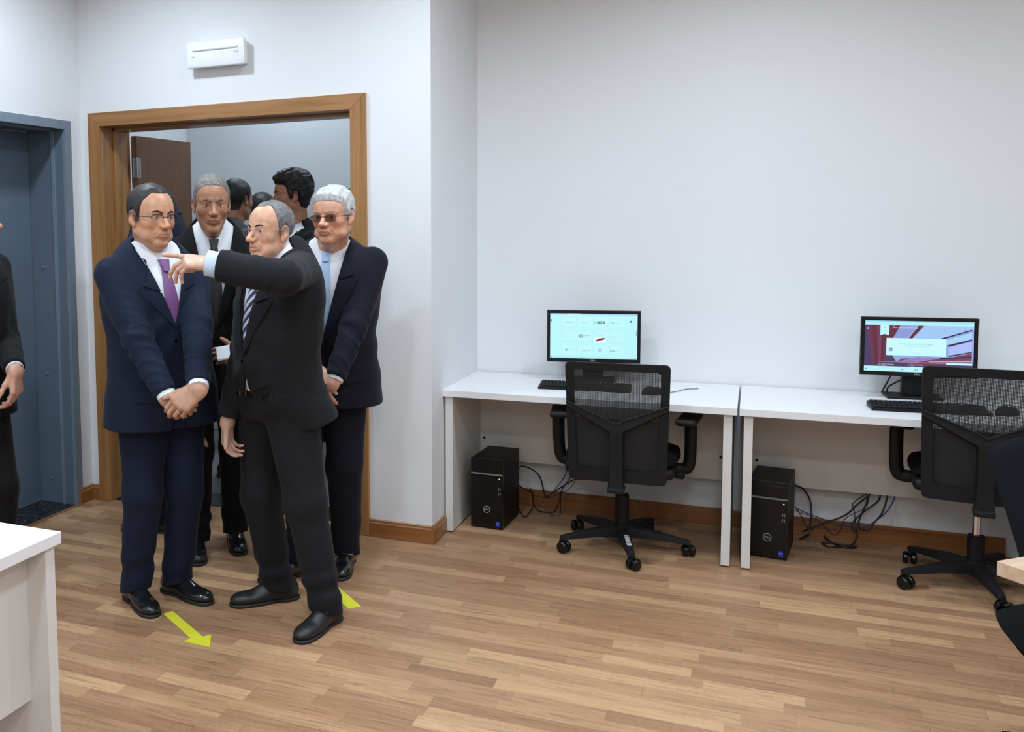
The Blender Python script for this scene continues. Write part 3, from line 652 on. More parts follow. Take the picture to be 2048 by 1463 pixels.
    for s_ in (-1, 1):
        o = MB(); o.tube(bez([(s_*.17, .02, .40+zs), (s_*.255, .02, .393+zs), (s_*.285, .015, .415+zs), (s_*.292, .0, .50+zs), (s_*.292, -.01, .60+zs)], 6), .020, 10, flat=1.35); o.box((s_*.312-.006, -.01, .515+zs), (s_*.312+.006, .008, .53+zs), .002)
        post = o.build('armrest_post', M['black_pl'], r, smooth=True, sharp=50)
        o = MB(); o.X = Matrix.Translation((s_*.285, 0, .615+zs)) @ Matrix.Rotation(radians(-6*s_), 4, 'Z'); o.box((-.043, -.12, 0), (.043, .12, .030), .012); o.build('armrest_pad', M['black_soft'], r, smooth=True, sharp=50)
    return r
make_chair((-.535, 4.50, 0), radians(1), 'black mesh back office chair with five casters pushed under the corner desk', 357-1, sticker=True)
make_chair((.855, 4.565, 0), radians(-6), 'black mesh back office chair with bright gas column pushed under the right hand desk', 205+6, raise_=.035)
# upholstered chair at the wooden table
r = empty('office_chair', (.872, 2.90, 0), radians(180+5)); tag(r, 'black office chair with a solid rounded back behind the wooden table at the right edge', 'chair', None)
star_base(r, 20)
b = MB(); b.lathe([(.03, .11), (.03, .26)], 20).lathe([(.0145, .26), (.0145, .42)], 20); b.build('gas_column', M['black_pl'], r, smooth=True)
b = MB(); vs = []; fs = []; nx = ny = 18
for sgn in (1, -1):
    for i in range(nx+1):
        for j in range(ny+1):
            u_ = i/nx*2-1; v_ = j/ny*2-1; q = max(0, 1-(abs(u_)**4+abs(v_)**4))**.5 if max(abs(u_), abs(v_)) < 1 else 0; e = 1-.16*u_*u_*v_*v_
            vs.append((.265*u_*e, .25*v_*e+.02, .45+(.035*q-.02*(v_ > 0)*v_**3 if sgn > 0 else -.055*q**.7)))
N = (nx+1)*(ny+1)
for i in range(nx):
    for j in range(ny): a = i*(ny+1)+j; fs += [(a, a+ny+1, a+ny+2, a+1), (N+a, N+a+1, N+a+ny+2, N+a+ny+1)]
b.add(vs, fs); b.build('seat', M['seat_fab'], r, smooth=True, sharp=60)
b = MB(); vs = []; fs = []; nz = 20; nx = 20
for sgn in (1, -1):
    for i in range(nx+1):
        for j in range(nz+1):
            u_ = i/nx*2-1; t = j/nz; z = .50+.40*t; hw = .155+.095*t**1.1
            if t > .86: hw -= .10*((t-.86)/.14)**2.6
            if t < .06: hw -= .04*((.06-t)/.06)**2
            q = max(0, 1-abs(u_)**6)**.5*min(1, (1-t)*9)**.5*min(1, t*9)**.5
            vs.append((hw*u_, -.225-.13*t+.22*u_*u_*hw+sgn*.022*q, z+.015*(1-u_*u_)*t))
N = (nx+1)*(nz+1)
for i in range(nx):
    for j in range(nz): a = i*(nz+1)+j; fs += [(a, a+nz+1, a+nz+2, a+1), (N+a, N+a+1, N+a+nz+2, N+a+nz+1)]
b.add(vs, fs); b.build('backrest', mat('dark_slate_upholstery', (.008, .009, .0135), .9, bump=.3, bscale=800, spec=.15), r, smooth=True, sharp=60)
b = MB(); b.tube(bez([(0, -.02, .40), (0, -.18, .39), (0, -.27, .43), (0, -.285, .55), (0, -.31, .68)], 6), .02, 10, flat=1.8); b.build('back_bracket', M['black_pl'], r, smooth=True)
# wooden table, only its corner in view
tc_ = ground(1993.6, 1121, TOP); ang = math.atan2(.61, .66)
r = empty('table', (tc_.x, tc_.y, 0), ang-pi/2*0); tag(r, 'pale wooden topped table whose corner enters at the right edge of the photo', 'table')
b = MB(); b.box((0, -1.1, TOP-.035), (1.2, 0, TOP)); b.build('tabletop', M['table_wood'], r, bevel=.0015)
for (x, y) in ((.60, -.08), (1.15, -.08), (.60, -1.02), (1.15, -1.02)):
    b = MB(); b.box((x-.02, y-.02, 0), (x+.02, y+.02, TOP-.0355)); b.build('leg', M['black_pl'], r)
# ------------------------------------------------------------------ modelling with distance fields (numpy), meshed by surface nets
f32 = np.float32
def V3(*a): return np.array(a if len(a) > 1 else a[0], dtype=np.float64)
def nrm(v): v = np.asarray(v, float); return v/np.linalg.norm(v)
def rc(P, a, b, ra, rb=None):
    rb = ra if rb is None else rb; a = np.asarray(a, f32); b = np.asarray(b, f32); ba = b-a; L = float(ba@ba)
    pa = P-a
    if L < 1e-9: return np.sqrt((pa*pa).sum(1))-ra
    t = np.clip(pa@ba/L, 0, 1); q = pa-t[:, None]*ba
    return np.sqrt((q*q).sum(1))-(ra+(rb-ra)*t)
def ell(P, c, r, A=None):
    q = P-np.asarray(c, f32)
    if A is not None: q = q@np.asarray(A, f32).T
    r = np.asarray(r, f32); q = q/r; k0 = np.sqrt((q*q).sum(1))+1e-6; q = q/r; k1 = np.sqrt((q*q).sum(1))+1e-6
    return k0*(k0-1)/k1
def smin(a, b, k):
    h = np.clip(.5+.5*(b-a)/k, 0, 1); return b+(a-b)*h-k*h*(1-h)
def smax(a, b, k): return -smin(-a, -b, k)
def sunion(L, k):
    d = L[0]
    for q in L[1:]: d = smin(d, q, k)
    return d
def surface_net(f, lo, hi, h, B=8):
    lo = np.asarray(lo, float); hi = np.asarray(hi, float)
    nb = np.maximum(1, np.ceil((hi-lo)/(h*B)).astype(int)); n = nb*B+1
    ax = [np.arange(k)*B*h+B*h/2+o for k, o in zip(nb, lo)]
    C = np.stack(np.meshgrid(*ax, indexing='ij'), -1).reshape(-1, 3).astype(f32)
    dc = f(C).reshape(nb); act = np.abs(dc) < B*h*1.15+.004
    neg = (dc < 0)
    D = np.where(np.repeat(np.repeat(np.repeat(neg, B, 0), B, 1), B, 2), -1., 1.).astype(f32)
    D = np.pad(D, ((0, 1), (0, 1), (0, 1)), mode='edge')
    m_ = np.repeat(np.repeat(np.repeat(act, B, 0), B, 1), B, 2); M1 = np.zeros(n, bool)
    for dx in (0, 1):
        for dy in (0, 1):
            for dz in (0, 1): M1[dx:dx+nb[0]*B, dy:dy+nb[1]*B, dz:dz+nb[2]*B] |= m_
    idx = np.argwhere(M1); P = (idx*h+lo).astype(f32); out = np.empty(len(P), f32)
    for s in range(0, len(P), 400000): out[s:s+400000] = f(P[s:s+400000])
    D[M1] = out; D[D == 0] = 1e-6
    S = D < 0
    c = [(dx, dy, dz) for dx in (0, 1) for dy in (0, 1) for dz in (0, 1)]
    cs = S[:-1, :-1, :-1].astype(np.int8)*0
    for dx, dy, dz in c: cs = cs+S[dx:n[0]-1+dx, dy:n[1]-1+dy, dz:n[2]-1+dz]
    cell = (cs > 0) & (cs < 8); ci = np.argwhere(cell); vid = -np.ones(cell.shape, np.int64); vid[cell] = np.arange(len(ci))
    acc = np.zeros((len(ci), 3)); cnt = np.zeros(len(ci))
    for a in range(3):
        o = [i for i in range(3) if i != a]
        for u in (0, 1):
            for v in (0, 1):
                p0 = ci.copy(); p0[:, o[0]] += u; p0[:, o[1]] += v; p1 = p0.copy(); p1[:, a] += 1
                d0 = D[tuple(p0.T)].astype(float); d1 = D[tuple(p1.T)].astype(float); x = (d0 < 0) != (d1 < 0)
                t = np.where(x, d0/(d0-d1+1e-12), 0); q = p0.astype(float); q[:, a] += t; acc[x] += q[x]; cnt[x] += 1
    V = acc/cnt[:, None]*h+lo
    F = []
    for a in range(3):
        o = [i for i in range(3) if i != a]; o1, o2 = o
        sl0 = [slice(0, n[i]-(1 if i == a else 0)) for i in range(3)]; sl1 = list(sl0); sl1[a] = slice(1, n[a]); 
        X = S[tuple(sl0)] != S[tuple(sl1)]
        e = np.argwhere(X); ok = (e[:, o1] > 0) & (e[:, o2] > 0) & (e[:, o1] < n[o1]-1) & (e[:, o2] < n[o2]-1); e = e[ok]
        inside0 = S[tuple(e.T)]
        def cid(du, dv): q = e.copy(); q[:, o1] -= du; q[:, o2] -= dv; return vid[tuple(q.T)]
        q = np.stack([cid(1, 1), cid(0, 1), cid(0, 0), cid(1, 0)], 1); flip = inside0 if a != 1 else ~inside0
        q[~flip] = q[~flip][:, ::-1]; F.append(q)
    F = np.concatenate(F); F = F[(F >= 0).all(1)]
    # pull the vertices onto the field once
    e = h*.5; g = np.zeros_like(V); Vf = V.astype(f32); d0 = f(Vf).astype(float)
    for a in range(3):
        q = Vf.copy(); q[:, a] += e; g[:, a] = (f(q)-d0)/e
    gg = (g*g).sum(1)+1e-9; st = -d0/gg; st = np.clip(st*np.sqrt(gg), -h*.6, h*.6)/np.sqrt(gg); V = V+g*st[:, None]
    N = g/np.sqrt(gg)[:, None]
    return V, F, N
def np_mesh(name, V, F, mats, parent=None, col=None, loc=None, smooth=True, mi=None):
    me = bpy.data.meshes.new(name); F = np.asarray(F, np.int32); k = F.shape[1]
    me.vertices.add(len(V)); me.vertices.foreach_set('co', np.asarray(V, f32).ravel())
    me.loops.add(F.size); me.loops.foreach_set('vertex_index', F.ravel()); me.polygons.add(len(F))
    me.polygons.foreach_set('loop_start', np.arange(0, F.size, k, dtype=np.int32)); me.polygons.foreach_set('loop_total', np.full(len(F), k, np.int32))
    for m_ in (mats if isinstance(mats, (list, tuple)) else [mats]): me.materials.append(m_)
    if mi is not None: me.polygons.foreach_set('material_index', mi)
    me.update(calc_edges=True); me.validate()
    if smooth: me.polygons.foreach_set('use_smooth', np.ones(len(me.polygons), bool))
    if col is not None:
        a = me.color_attributes.new('Col', 'FLOAT_COLOR', 'POINT'); c = np.ones((len(V), 4), f32); c[:, :3] = col; a.data.foreach_set('color', c.ravel())
    o = bpy.data.objects.new(name, me); COL.objects.link(o)
    if parent: o.parent = parent
    if loc is not None: o.location = loc
    return o
def jn(*parts):
    """join (V, F[, col]) lists"""
    Vs, Fs, n = [], [], 0
    for p in parts: Vs.append(p[0]); Fs.append(p[1]+n); n += len(p[0])
    return np.concatenate(Vs), np.concatenate(Fs)
def wave(P, a, k, ph=0, w=1.2):
    """warped travelling ridges along direction a, k per metre"""
    a = np.asarray(a, float); t = P@a*k*2*pi; q = np.sin(P[:, 0]*17+P[:, 2]*11+ph)+np.sin(P[:, 1]*23-P[:, 2]*7+ph*1.7)
    return np.sin(t+w*q+ph)
def vnoise(P, s, seed=0):
    r = np.random.RandomState(seed); out = np.zeros(len(P))
    for i in range(5):
        a = nrm(r.randn(3))*s*(.7+.25*i); b = nrm(r.randn(3))*s*.6; out += np.sin(P@a+1.5*np.sin(P@b+r.rand()*6)+r.rand()*6)/(1+.4*i)
    return out/2.6

# ------------------------------------------------------------------ skin, hair and cloth materials
def attr_mat(name, rough, sss=0, spec=.5, bump=0, bscale=200, mult=None):
    m, nt, b = new_mat(name); a = node(nt, 'ShaderNodeVertexColor', layer_name='Col')
    tc = node(nt, 'ShaderNodeTexCoord'); n = node(nt, 'ShaderNodeTexNoise'); n.inputs['Scale'].default_value = 60; n.inputs['Detail'].default_value = 4
    nt.links.new(tc.outputs['Object'], n.inputs['Vector']); mx = node(nt, 'ShaderNodeMixRGB', blend_type='MULTIPLY'); mx.inputs[0].default_value = 1
    nt.links.new(a.outputs[0], mx.inputs[1]); nt.links.new(ramp(nt, n.outputs['Fac'], [(.3, (.86, .82, .80)), (.7, (1.06, 1.04, 1.03))]), mx.inputs[2])
    nt.links.new(mx.outputs[0], b.inputs['Base Color']); b.inputs['Roughness'].default_value = rough; b.inputs['Specular IOR Level'].default_value = spec
    if sss: b.inputs['Subsurface Weight'].default_value = sss; b.inputs['Subsurface Radius'].default_value = (.012, .005, .003); b.inputs['Subsurface Scale'].default_value = 1
    if bump:
        n2 = node(nt, 'ShaderNodeTexNoise'); n2.inputs['Scale'].default_value = bscale; nt.links.new(tc.outputs['Object'], n2.inputs['Vector'])
        bp = node(nt, 'ShaderNodeBump'); bp.inputs['Strength'].default_value = bump; bp.inputs['Distance'].default_value = .001
        nt.links.new(n2.outputs['Fac'], bp.inputs['Height']); nt.links.new(bp.outputs[0], b.inputs['Normal'])
    return m
M['skin'] = attr_mat('skin', .42, .12, .45, .25, 350)
M['eye'] = attr_mat('eye', .08, 0, .6)
def hair_mat(name, c0, c1, sc=(160, 160, 30), rough=.5):
    m, nt, b = new_mat(name); tc = node(nt, 'ShaderNodeTexCoord'); mp = node(nt, 'ShaderNodeMapping'); mp.inputs['Scale'].default_value = sc
    nt.links.new(tc.outputs['Object'], mp.inputs[0]); n = node(nt, 'ShaderNodeTexNoise'); n.inputs['Scale'].default_value = 1; n.inputs['Detail'].default_value = 4; n.inputs['Distortion'].default_value = 1
    nt.links.new(mp.outputs[0], n.inputs['Vector']); nt.links.new(ramp(nt, n.outputs['Fac'], [(.32, c0), (.66, c1)]), b.inputs['Base Color'])
    b.inputs['Roughness'].default_value = rough
    bp = node(nt, 'ShaderNodeBump'); bp.inputs['Strength'].default_value = .55; bp.inputs['Distance'].default_value = .002
    nt.links.new(n.outputs['Fac'], bp.inputs['Height']); nt.links.new(bp.outputs[0], b.inputs['Normal']); return m
def cloth_mat(name, col, plaid=None, rough=.85, sheen=.04):
    m, nt, b = new_mat(name); tc = node(nt, 'ShaderNodeTexCoord'); n = node(nt, 'ShaderNodeTexNoise'); n.inputs['Scale'].default_value = 900; nt.links.new(tc.outputs['Object'], n.inputs['Vector'])
    bp = node(nt, 'ShaderNodeBump'); bp.inputs['Strength'].default_value = .35; bp.inputs['Distance'].default_value = .0008
    nt.links.new(n.outputs['Fac'], bp.inputs['Height']); nt.links.new(bp.outputs[0], b.inputs['Normal'])
    b.inputs['Base Color'].default_value = (*col, 1); b.inputs['Roughness'].default_value = rough; b.inputs['Sheen Weight'].default_value = sheen; b.inputs['Sheen Roughness'].default_value = .4
    b.inputs['Specular IOR Level'].default_value = .3
    if plaid:
        s = node(nt, 'ShaderNodeSeparateXYZ'); nt.links.new(tc.outputs['Object'], s.inputs[0]); L = []
        hx = math_n(nt, 'MULTIPLY_ADD', s.outputs[1], .6, s.outputs[0])
        for q in (hx, s.outputs[2]): L.append(math_n(nt, 'LESS_THAN', math_n(nt, 'ABSOLUTE', math_n(nt, 'SUBTRACT', math_n(nt, 'FRACT', math_n(nt, 'MULTIPLY', q, 18)), .5)), .07))
        f = math_n(nt, 'MULTIPLY', math_n(nt, 'ADD', L[0], L[1]), .5); mx = node(nt, 'ShaderNodeMixRGB'); nt.links.new(f, mx.inputs[0])
        mx.inputs[1].default_value = (*col, 1); mx.inputs[2].default_value = (*plaid, 1); nt.links.new(mx.outputs[0], b.inputs['Base Color'])
    return m
def tie_mat(name, c0, c1, scale, diag=1.0, kind='stripe', rough=.45, fac=.5):
    m, nt, b = new_mat(name); tc = node(nt, 'ShaderNodeTexCoord'); s = node(nt, 'ShaderNodeSeparateXYZ'); nt.links.new(tc.outputs['UV'], s.inputs[0])
    if kind == 'stripe': v = math_n(nt, 'FRACT', math_n(nt, 'MULTIPLY', math_n(nt, 'MULTIPLY_ADD', s.outputs[0], diag, s.outputs[1]), scale)); f = math_n(nt, 'LESS_THAN', v, fac)
    else:
        a = math_n(nt, 'SUBTRACT', math_n(nt, 'FRACT', math_n(nt, 'MULTIPLY', math_n(nt, 'ADD', s.outputs[0], s.outputs[1]), scale)), .5)
        c = math_n(nt, 'SUBTRACT', math_n(nt, 'FRACT', math_n(nt, 'MULTIPLY', math_n(nt, 'SUBTRACT', s.outputs[0], s.outputs[1]), scale)), .5)
        f = math_n(nt, 'LESS_THAN', math_n(nt, 'ADD', math_n(nt, 'MULTIPLY', a, a), math_n(nt, 'MULTIPLY', c, c)), fac)
    mx = node(nt, 'ShaderNodeMixRGB'); nt.links.new(f, mx.inputs[0]); mx.inputs[1].default_value = (*c0, 1); mx.inputs[2].default_value = (*c1, 1)
    nt.links.new(mx.outputs[0], b.inputs['Base Color']); b.inputs['Roughness'].default_value = rough; b.inputs['Sheen Weight'].default_value = .3; return m
M['shirt'] = mat('white_shirt_cotton', (.78, .80, .86), .8, bump=.1, bscale=600)
M['shoe'] = mat('black_shoe_leather', (.010, .010, .011), .22, bump=.15, bscale=120, coat=.3)
M['shoe_matt'] = mat('black_soft_leather', (.012, .012, .013), .45, bump=.2, bscale=200)
M['sole'] = mat('black_rubber_sole', (.014, .014, .014), .6)
M['lens'] = None
def lens_mat(name, tint, a):
    m, nt, b = new_mat(name); nt.nodes.remove(b); out = [n for n in nt.nodes if n.type == 'OUTPUT_MATERIAL'][0]
    t = node(nt, 'ShaderNodeBsdfTransparent'); t.inputs[0].default_value = (*tint, 1); g = node(nt, 'ShaderNodeBsdfGlossy'); g.inputs['Roughness'].default_value = .03; g.inputs['Color'].default_value = (.8, .85, 1, 1)
    fr = node(nt, 'ShaderNodeFresnel'); fr.inputs[0].default_value = 1.5; mx = node(nt, 'ShaderNodeMixShader')
    nt.links.new(math_n(nt, 'MULTIPLY_ADD', fr.outputs[0], .15, a), mx.inputs[0]); nt.links.new(t.outputs[0], mx.inputs[1]); nt.links.new(g.outputs[0], mx.inputs[2]); nt.links.new(mx.outputs[0], out.inputs[0]); return m
M['lens'] = lens_mat('clear_lens', (.95, .95, 1), .0); M['lens_tint'] = lens_mat('tinted_lens', (.42, .38, .36), .005)

# ------------------------------------------------------------------ head: face towards +Y, person's right at +X, up +Z; origin between the ears
def head_field(g):
    fw = g.get('wide', 1.0); jaw = g.get('jaw', 1.0); ns = g.get('nose', 1.0); ch = g.get('chin', 0.); jowl = g.get('jowl', 0.); ls = g.get('lid', .0040)
    mo = g.get('open', 0.)
    def f(P):
        Q = P.copy(); Q[:, 0] = np.abs(Q[:, 0])/fw; X = np.stack([P[:, 0]/fw, P[:, 1], P[:, 2]], 1)
        d = ell(Q, (0, -.018, .040), (.074, .096, .084))
        d = smin(d, ell(Q, (0, .020, .030), (.064, .068, .066)), .03)                       # forehead
        d = smin(d, ell(Q, (0, .024, -.030), (.058, .058, .075)), .03)                      # middle face
        d = smin(d, rc(Q, (.047*jaw, -.010, -.055), (.012, .062, -.098+ch), .022, .017), .028)   # jaw
        d = smin(d, ell(Q, (0, .066, -.099+ch), (.020, .016, .015)), .018)                  # chin
        d = smin(d, ell(Q, (.040, .046, -.022), (.024, .026, .024)), .02)                   # cheekbone
        if jowl: d = smin(d, ell(Q, (.040, .034, -.072), (.018+jowl, .03, .024)), .02)
        d = smin(d, rc(Q, (.012, .079, .022), (.044, .062, .019), .0085, .008), .014)       # brow
        d = smax(d, -ell(Q, (.0315, .094, -.002), (.0185, .017, .0125)), .010)             # eye socket
        ball = ell(Q, (.0315, .0665, .0), (.0145, .0140, .0138)); slit = np.abs(Q[:, 2]-.0000+((Q[:, 0]-.0315)**2)*9)-ls
        lid = smax(ball, -smax(slit, -(Q[:, 1]-.070), .0015), .0012); d = smin(d, lid, .0035)
        d = smax(d, -smax(ball+.0028, slit-.0012, .001), .0012)
        n1 = rc(Q, (0, .078, .012), (0, .1085*ns+.0*ns, -.030), .0078, .0100); n2 = ell(Q, (0, .1075*ns, -.0325), (.0105, .0105, .0095)); n3 = ell(Q, (.0125, .0955*ns, -.0355), (.0075, .0115, .0075))
        no = smin(smin(n1, n2, .008), n3, .006); no = smin(no, rc(Q, (.010, .078, -.012), (.013, .088, -.03), .006, .007), .012)
        no = smax(no, -ell(Q, (.0068, .100*ns, -.0445), (.0036, .0065, .0035)), .003); d = smin(d, no, .009)
        d = smin(d, ell(Q, (0, .074, -.060), (.030, .020, .022)), .014)                     # muzzle
        up = rc(Q, (.0, .0945, -.0595), (.0225, .0815, -.064), .0052, .0025); lo_ = rc(Q, (.0, .0915, -.0705-mo), (.020, .0815, -.0675-mo*.5), .0065, .003)
        d = smin(d, up, .005); d = smin(d, lo_, .006)
        d = smax(d, -rc(Q, (0, .1005, -.0645-mo*.4), (.024, .0865, -.0655-mo*.3), .0016+mo*.45, .0012), .003)
        fold = rc(Q, (.018, .094, -.040), (.031, .078, -.066), .0022, .0015); d = smax(d, -(fold-.001), .005)        # nasolabial fold
        for zz in (g.get('lines', [])): d = d+.0009*np.exp(-((P[:, 2]-zz-Q[:, 0]**2*3)/.0018)**2)*(Q[:, 1] > .05)*np.clip(1-Q[:, 0]/.042, 0, 1)
        # ears
        c_, s_ = cos(.35), sin(.35)
        E = ell(Q, (.0785, -.013, -.002), (.0080, .0185, .030), np.array([[c_, s_, 0], [-s_, c_, 0], [0, 0, 1.]])); E = smin(E, ell(Q, (.075, -.004, -.030), (.006, .009, .011)), .008)
        E = smax(E, -ell(Q, (.0865, -.007, .001), (.0068, .0105, .018)), .004); d = smin(d, E, .005)
        # neck
        nk = g.get('neckr', .056); e_ = g['neck_end']
        nd = rc(X, (0, -.030, -.045), e_, nk*.97, nk*1.05); d = smin(d, nd, .022)
        d = smin(d, rc(X, (0, .030, -.10), (e_[0], e_[1]+.035, e_[2]), .018+g.get('dewlap', 0), .022), .03)
        return d
    return f
def head_colour(P, g):
    base = np.array(g['skin'])*np.array([1.18, 1.09, .98]); c = np.tile(base, (len(P), 1)); fw = g.get('wide', 1.0); x = np.abs(P[:, 0])/fw; y = P[:, 1]; z = P[:, 2]; ch = g.get('chin', 0.); mo = g.get('open', 0)
    def mix(w_, col): w2 = np.clip(w_, 0, 1)[:, None]; c[:] = c*(1-w2)+np.array(col)*w2
    G = lambda cx_, cy_, cz, r: np.exp(-(((x-cx_)**2+(y-cy_)**2+(z-cz)**2)/r**2))
    red = base*np.array([1.08, .78, .74])
    mix(.55*G(.038, .06, -.03, .022), red); mix(.65*G(0, .105, -.035, .016), red); mix(.5*G(.08, -.01, 0, .03), red)
    st = g.get('stubble', 0)
    if st: mix(st*((z < -.045) & (y > -.03))*np.clip((-.04-z)/.02, 0, 1)*np.clip((y+.01)/.04, 0, 1)*(z > -.125), base*np.array([.62, .60, .66])); mix(st*.9*G(.0, .092, -.052, .014), base*.6)
    lipm = ((x < .024) & (y > .078) & (z > -.078-mo) & (z < -.0565)); mix(.75*lipm*np.clip(1-np.abs(z+.0665+mo*.5)/(.0105+mo*.5), 0, 1)**.4*np.clip(1-x/.025, 0, 1)**.3, np.array(g.get('lips', base*np.array([.85, .52, .5]))))
    mix(.55*G(.0315, .08, -.011, .010), base*.66); mix(.35*G(.0315, .08, .008, .010), base*.62)
    mix(.8*np.exp(-((z+.065+mo*.3)/.0016)**2)*(x < .024)*(y > .080), base*.3)
    hs = g.get('scalp', None)
    if hs is not None: d = g['hairline'](P); mix(.8*np.clip(d/.008+.2, 0, 1)*(z > -.06), hs)
    return c
def interp_line(y, ys, zs): return np.interp(y, ys, zs)
def hair_field(g):
    """hair = a swollen cranium kept only above the hairline"""
    hl = g['hairline']; t = g.get('hair_t', .006); top = g.get('hair_top', .0); fw = g.get('wide', 1.0); nz = g.get('hair_noise', (.0015, 160)); ex = g.get('hair_extra')
    def f(P):
        Q = P.copy(); Q[:, 0] = Q[:, 0]/fw
        d = ell(Q, (0, -.018, .040), (.074, .096, .084)); d = smin(d, ell(Q, (0, .020, .030), (.064, .068, .066)), .03)
        d = smin(d, rc(Q, (0, -.03, -.045), (0, -.034, -.085), .052), .02)
        th = t+top*np.clip((P[:, 2]-.04)/.08, 0, 1)
        hh = hl(P); d = d-th*np.clip((hh+.003)/.034, .04, 1)-nz[0]*vnoise(P, nz[1], 3)*np.clip(hh/.02, .15, 1)
        Qe = Q.copy(); Qe[:, 0] = np.abs(Qe[:, 0]); d = smax(d, -ell(Qe, (.084, -.012, -.002), (.030, .0245, .036)), .003)
        if ex: d = ex(Q, d)
        return smax(d, -hh*.8, g.get('hair_edge', .006))
    return f
def std_hairline(front, side_y=.020, temple=.045, nape=-.075, recede=.0, burn=-.012):
    """signed height above the hairline; front = height of the line over the forehead"""
    ys = np.array([-.13, -.075, -.045, -.030, -.012, .002, side_y, side_y+.018, .050, .072, .10])
    zs = np.array([nape, nape, nape+.010, -.030, .012, burn, burn, temple, temple+.012, front, front+.004])
    def f(P):
        x = np.abs(P[:, 0]); z0 = np.interp(P[:, 1], ys, zs)+recede*np.exp(-((x-.036)/.016)**2)*(P[:, 1] > .03)
        return P[:, 2]-z0
    return f
def frame_from(yaw, pitch=0, roll=0):
    """columns: person's right, forward, up for a gaze towards (sin yaw, cos yaw)"""
    f_ = V3(sin(yaw)*cos(pitch), cos(yaw)*cos(pitch), sin(pitch)); r_ = V3(cos(yaw), -sin(yaw), 0); u_ = np.cross(r_, f_)
    r2 = cos(roll)*r_+sin(roll)*u_; u2 = -sin(roll)*r_+cos(roll)*u_; return np.stack([r2, f_, u2], 1)
def make_glasses(parent, T, g):
    """T maps head coordinates to the parent's"""
    w_, h_, kind = g['glasses']; fw = g.get('wide', 1.0); y0 = .0925; fm = g['frame_mat']; sm = g.get('side_mat', fm)
    def X(p): q = T(np.array([p], float))[0]; return tuple(q)
    fr = MB(); cx_ = .0325*fw; rims = []
    for s_ in (-1, 1):
        pts = []
        for k in range(28):
            a = 2*pi*k/28; c_, n_ = cos(a), sin(a); e = .62
            px = cx_+w_*abs(c_)**e*(1 if c_ > 0 else -1); pz = -.004+h_*abs(n_)**e*(1 if n_ > 0 else -1)-.002*(n_ < 0)*abs(c_)
            pts.append((s_*px, y0-.16*(px-.01)**1*.5-.0, pz))
        rims.append(pts)
        if kind == 'full': fr.tube([X(p) for p in pts], .0013, 6, closed=True)
        elif kind == 'half': fr.tube([X(p) for p in pts[:15]], .0016, 6)
        else: fr.tube([X(p) for p in pts], .0004, 5, closed=True)
    fr.tube([X(p) for p in ((-cx_+w_*.98, y0+.0, .001), (-.006, y0+.005, .004), (.006, y0+.005, .004), (cx_-w_*.98, y0, .001))], .0012, 6)
    o = fr.build('glasses', fm, parent, smooth=True)
    for s_ in (-1, 1):
        tm = MB(); ex_ = cx_+w_; yy = y0-.16*(ex_-.01)*.5
        tm.tube([X(p) for p in ((s_*ex_, yy, .003), (s_*(ex_+.010), yy-.006, .003), (s_*(.0775*fw), .035, .004), (s_*(.0800*fw), -.004, .005), (s_*(.079*fw), -.022, -.004))], .0014, 6); tm.build('temple', sm, o, smooth=True)
        ln = MB(); ln.add([X(p) for p in rims[0 if s_ < 0 else 1]], [tuple(range(28))]); ln.build('lens', g.get('lens', M['lens']), o)
    return o

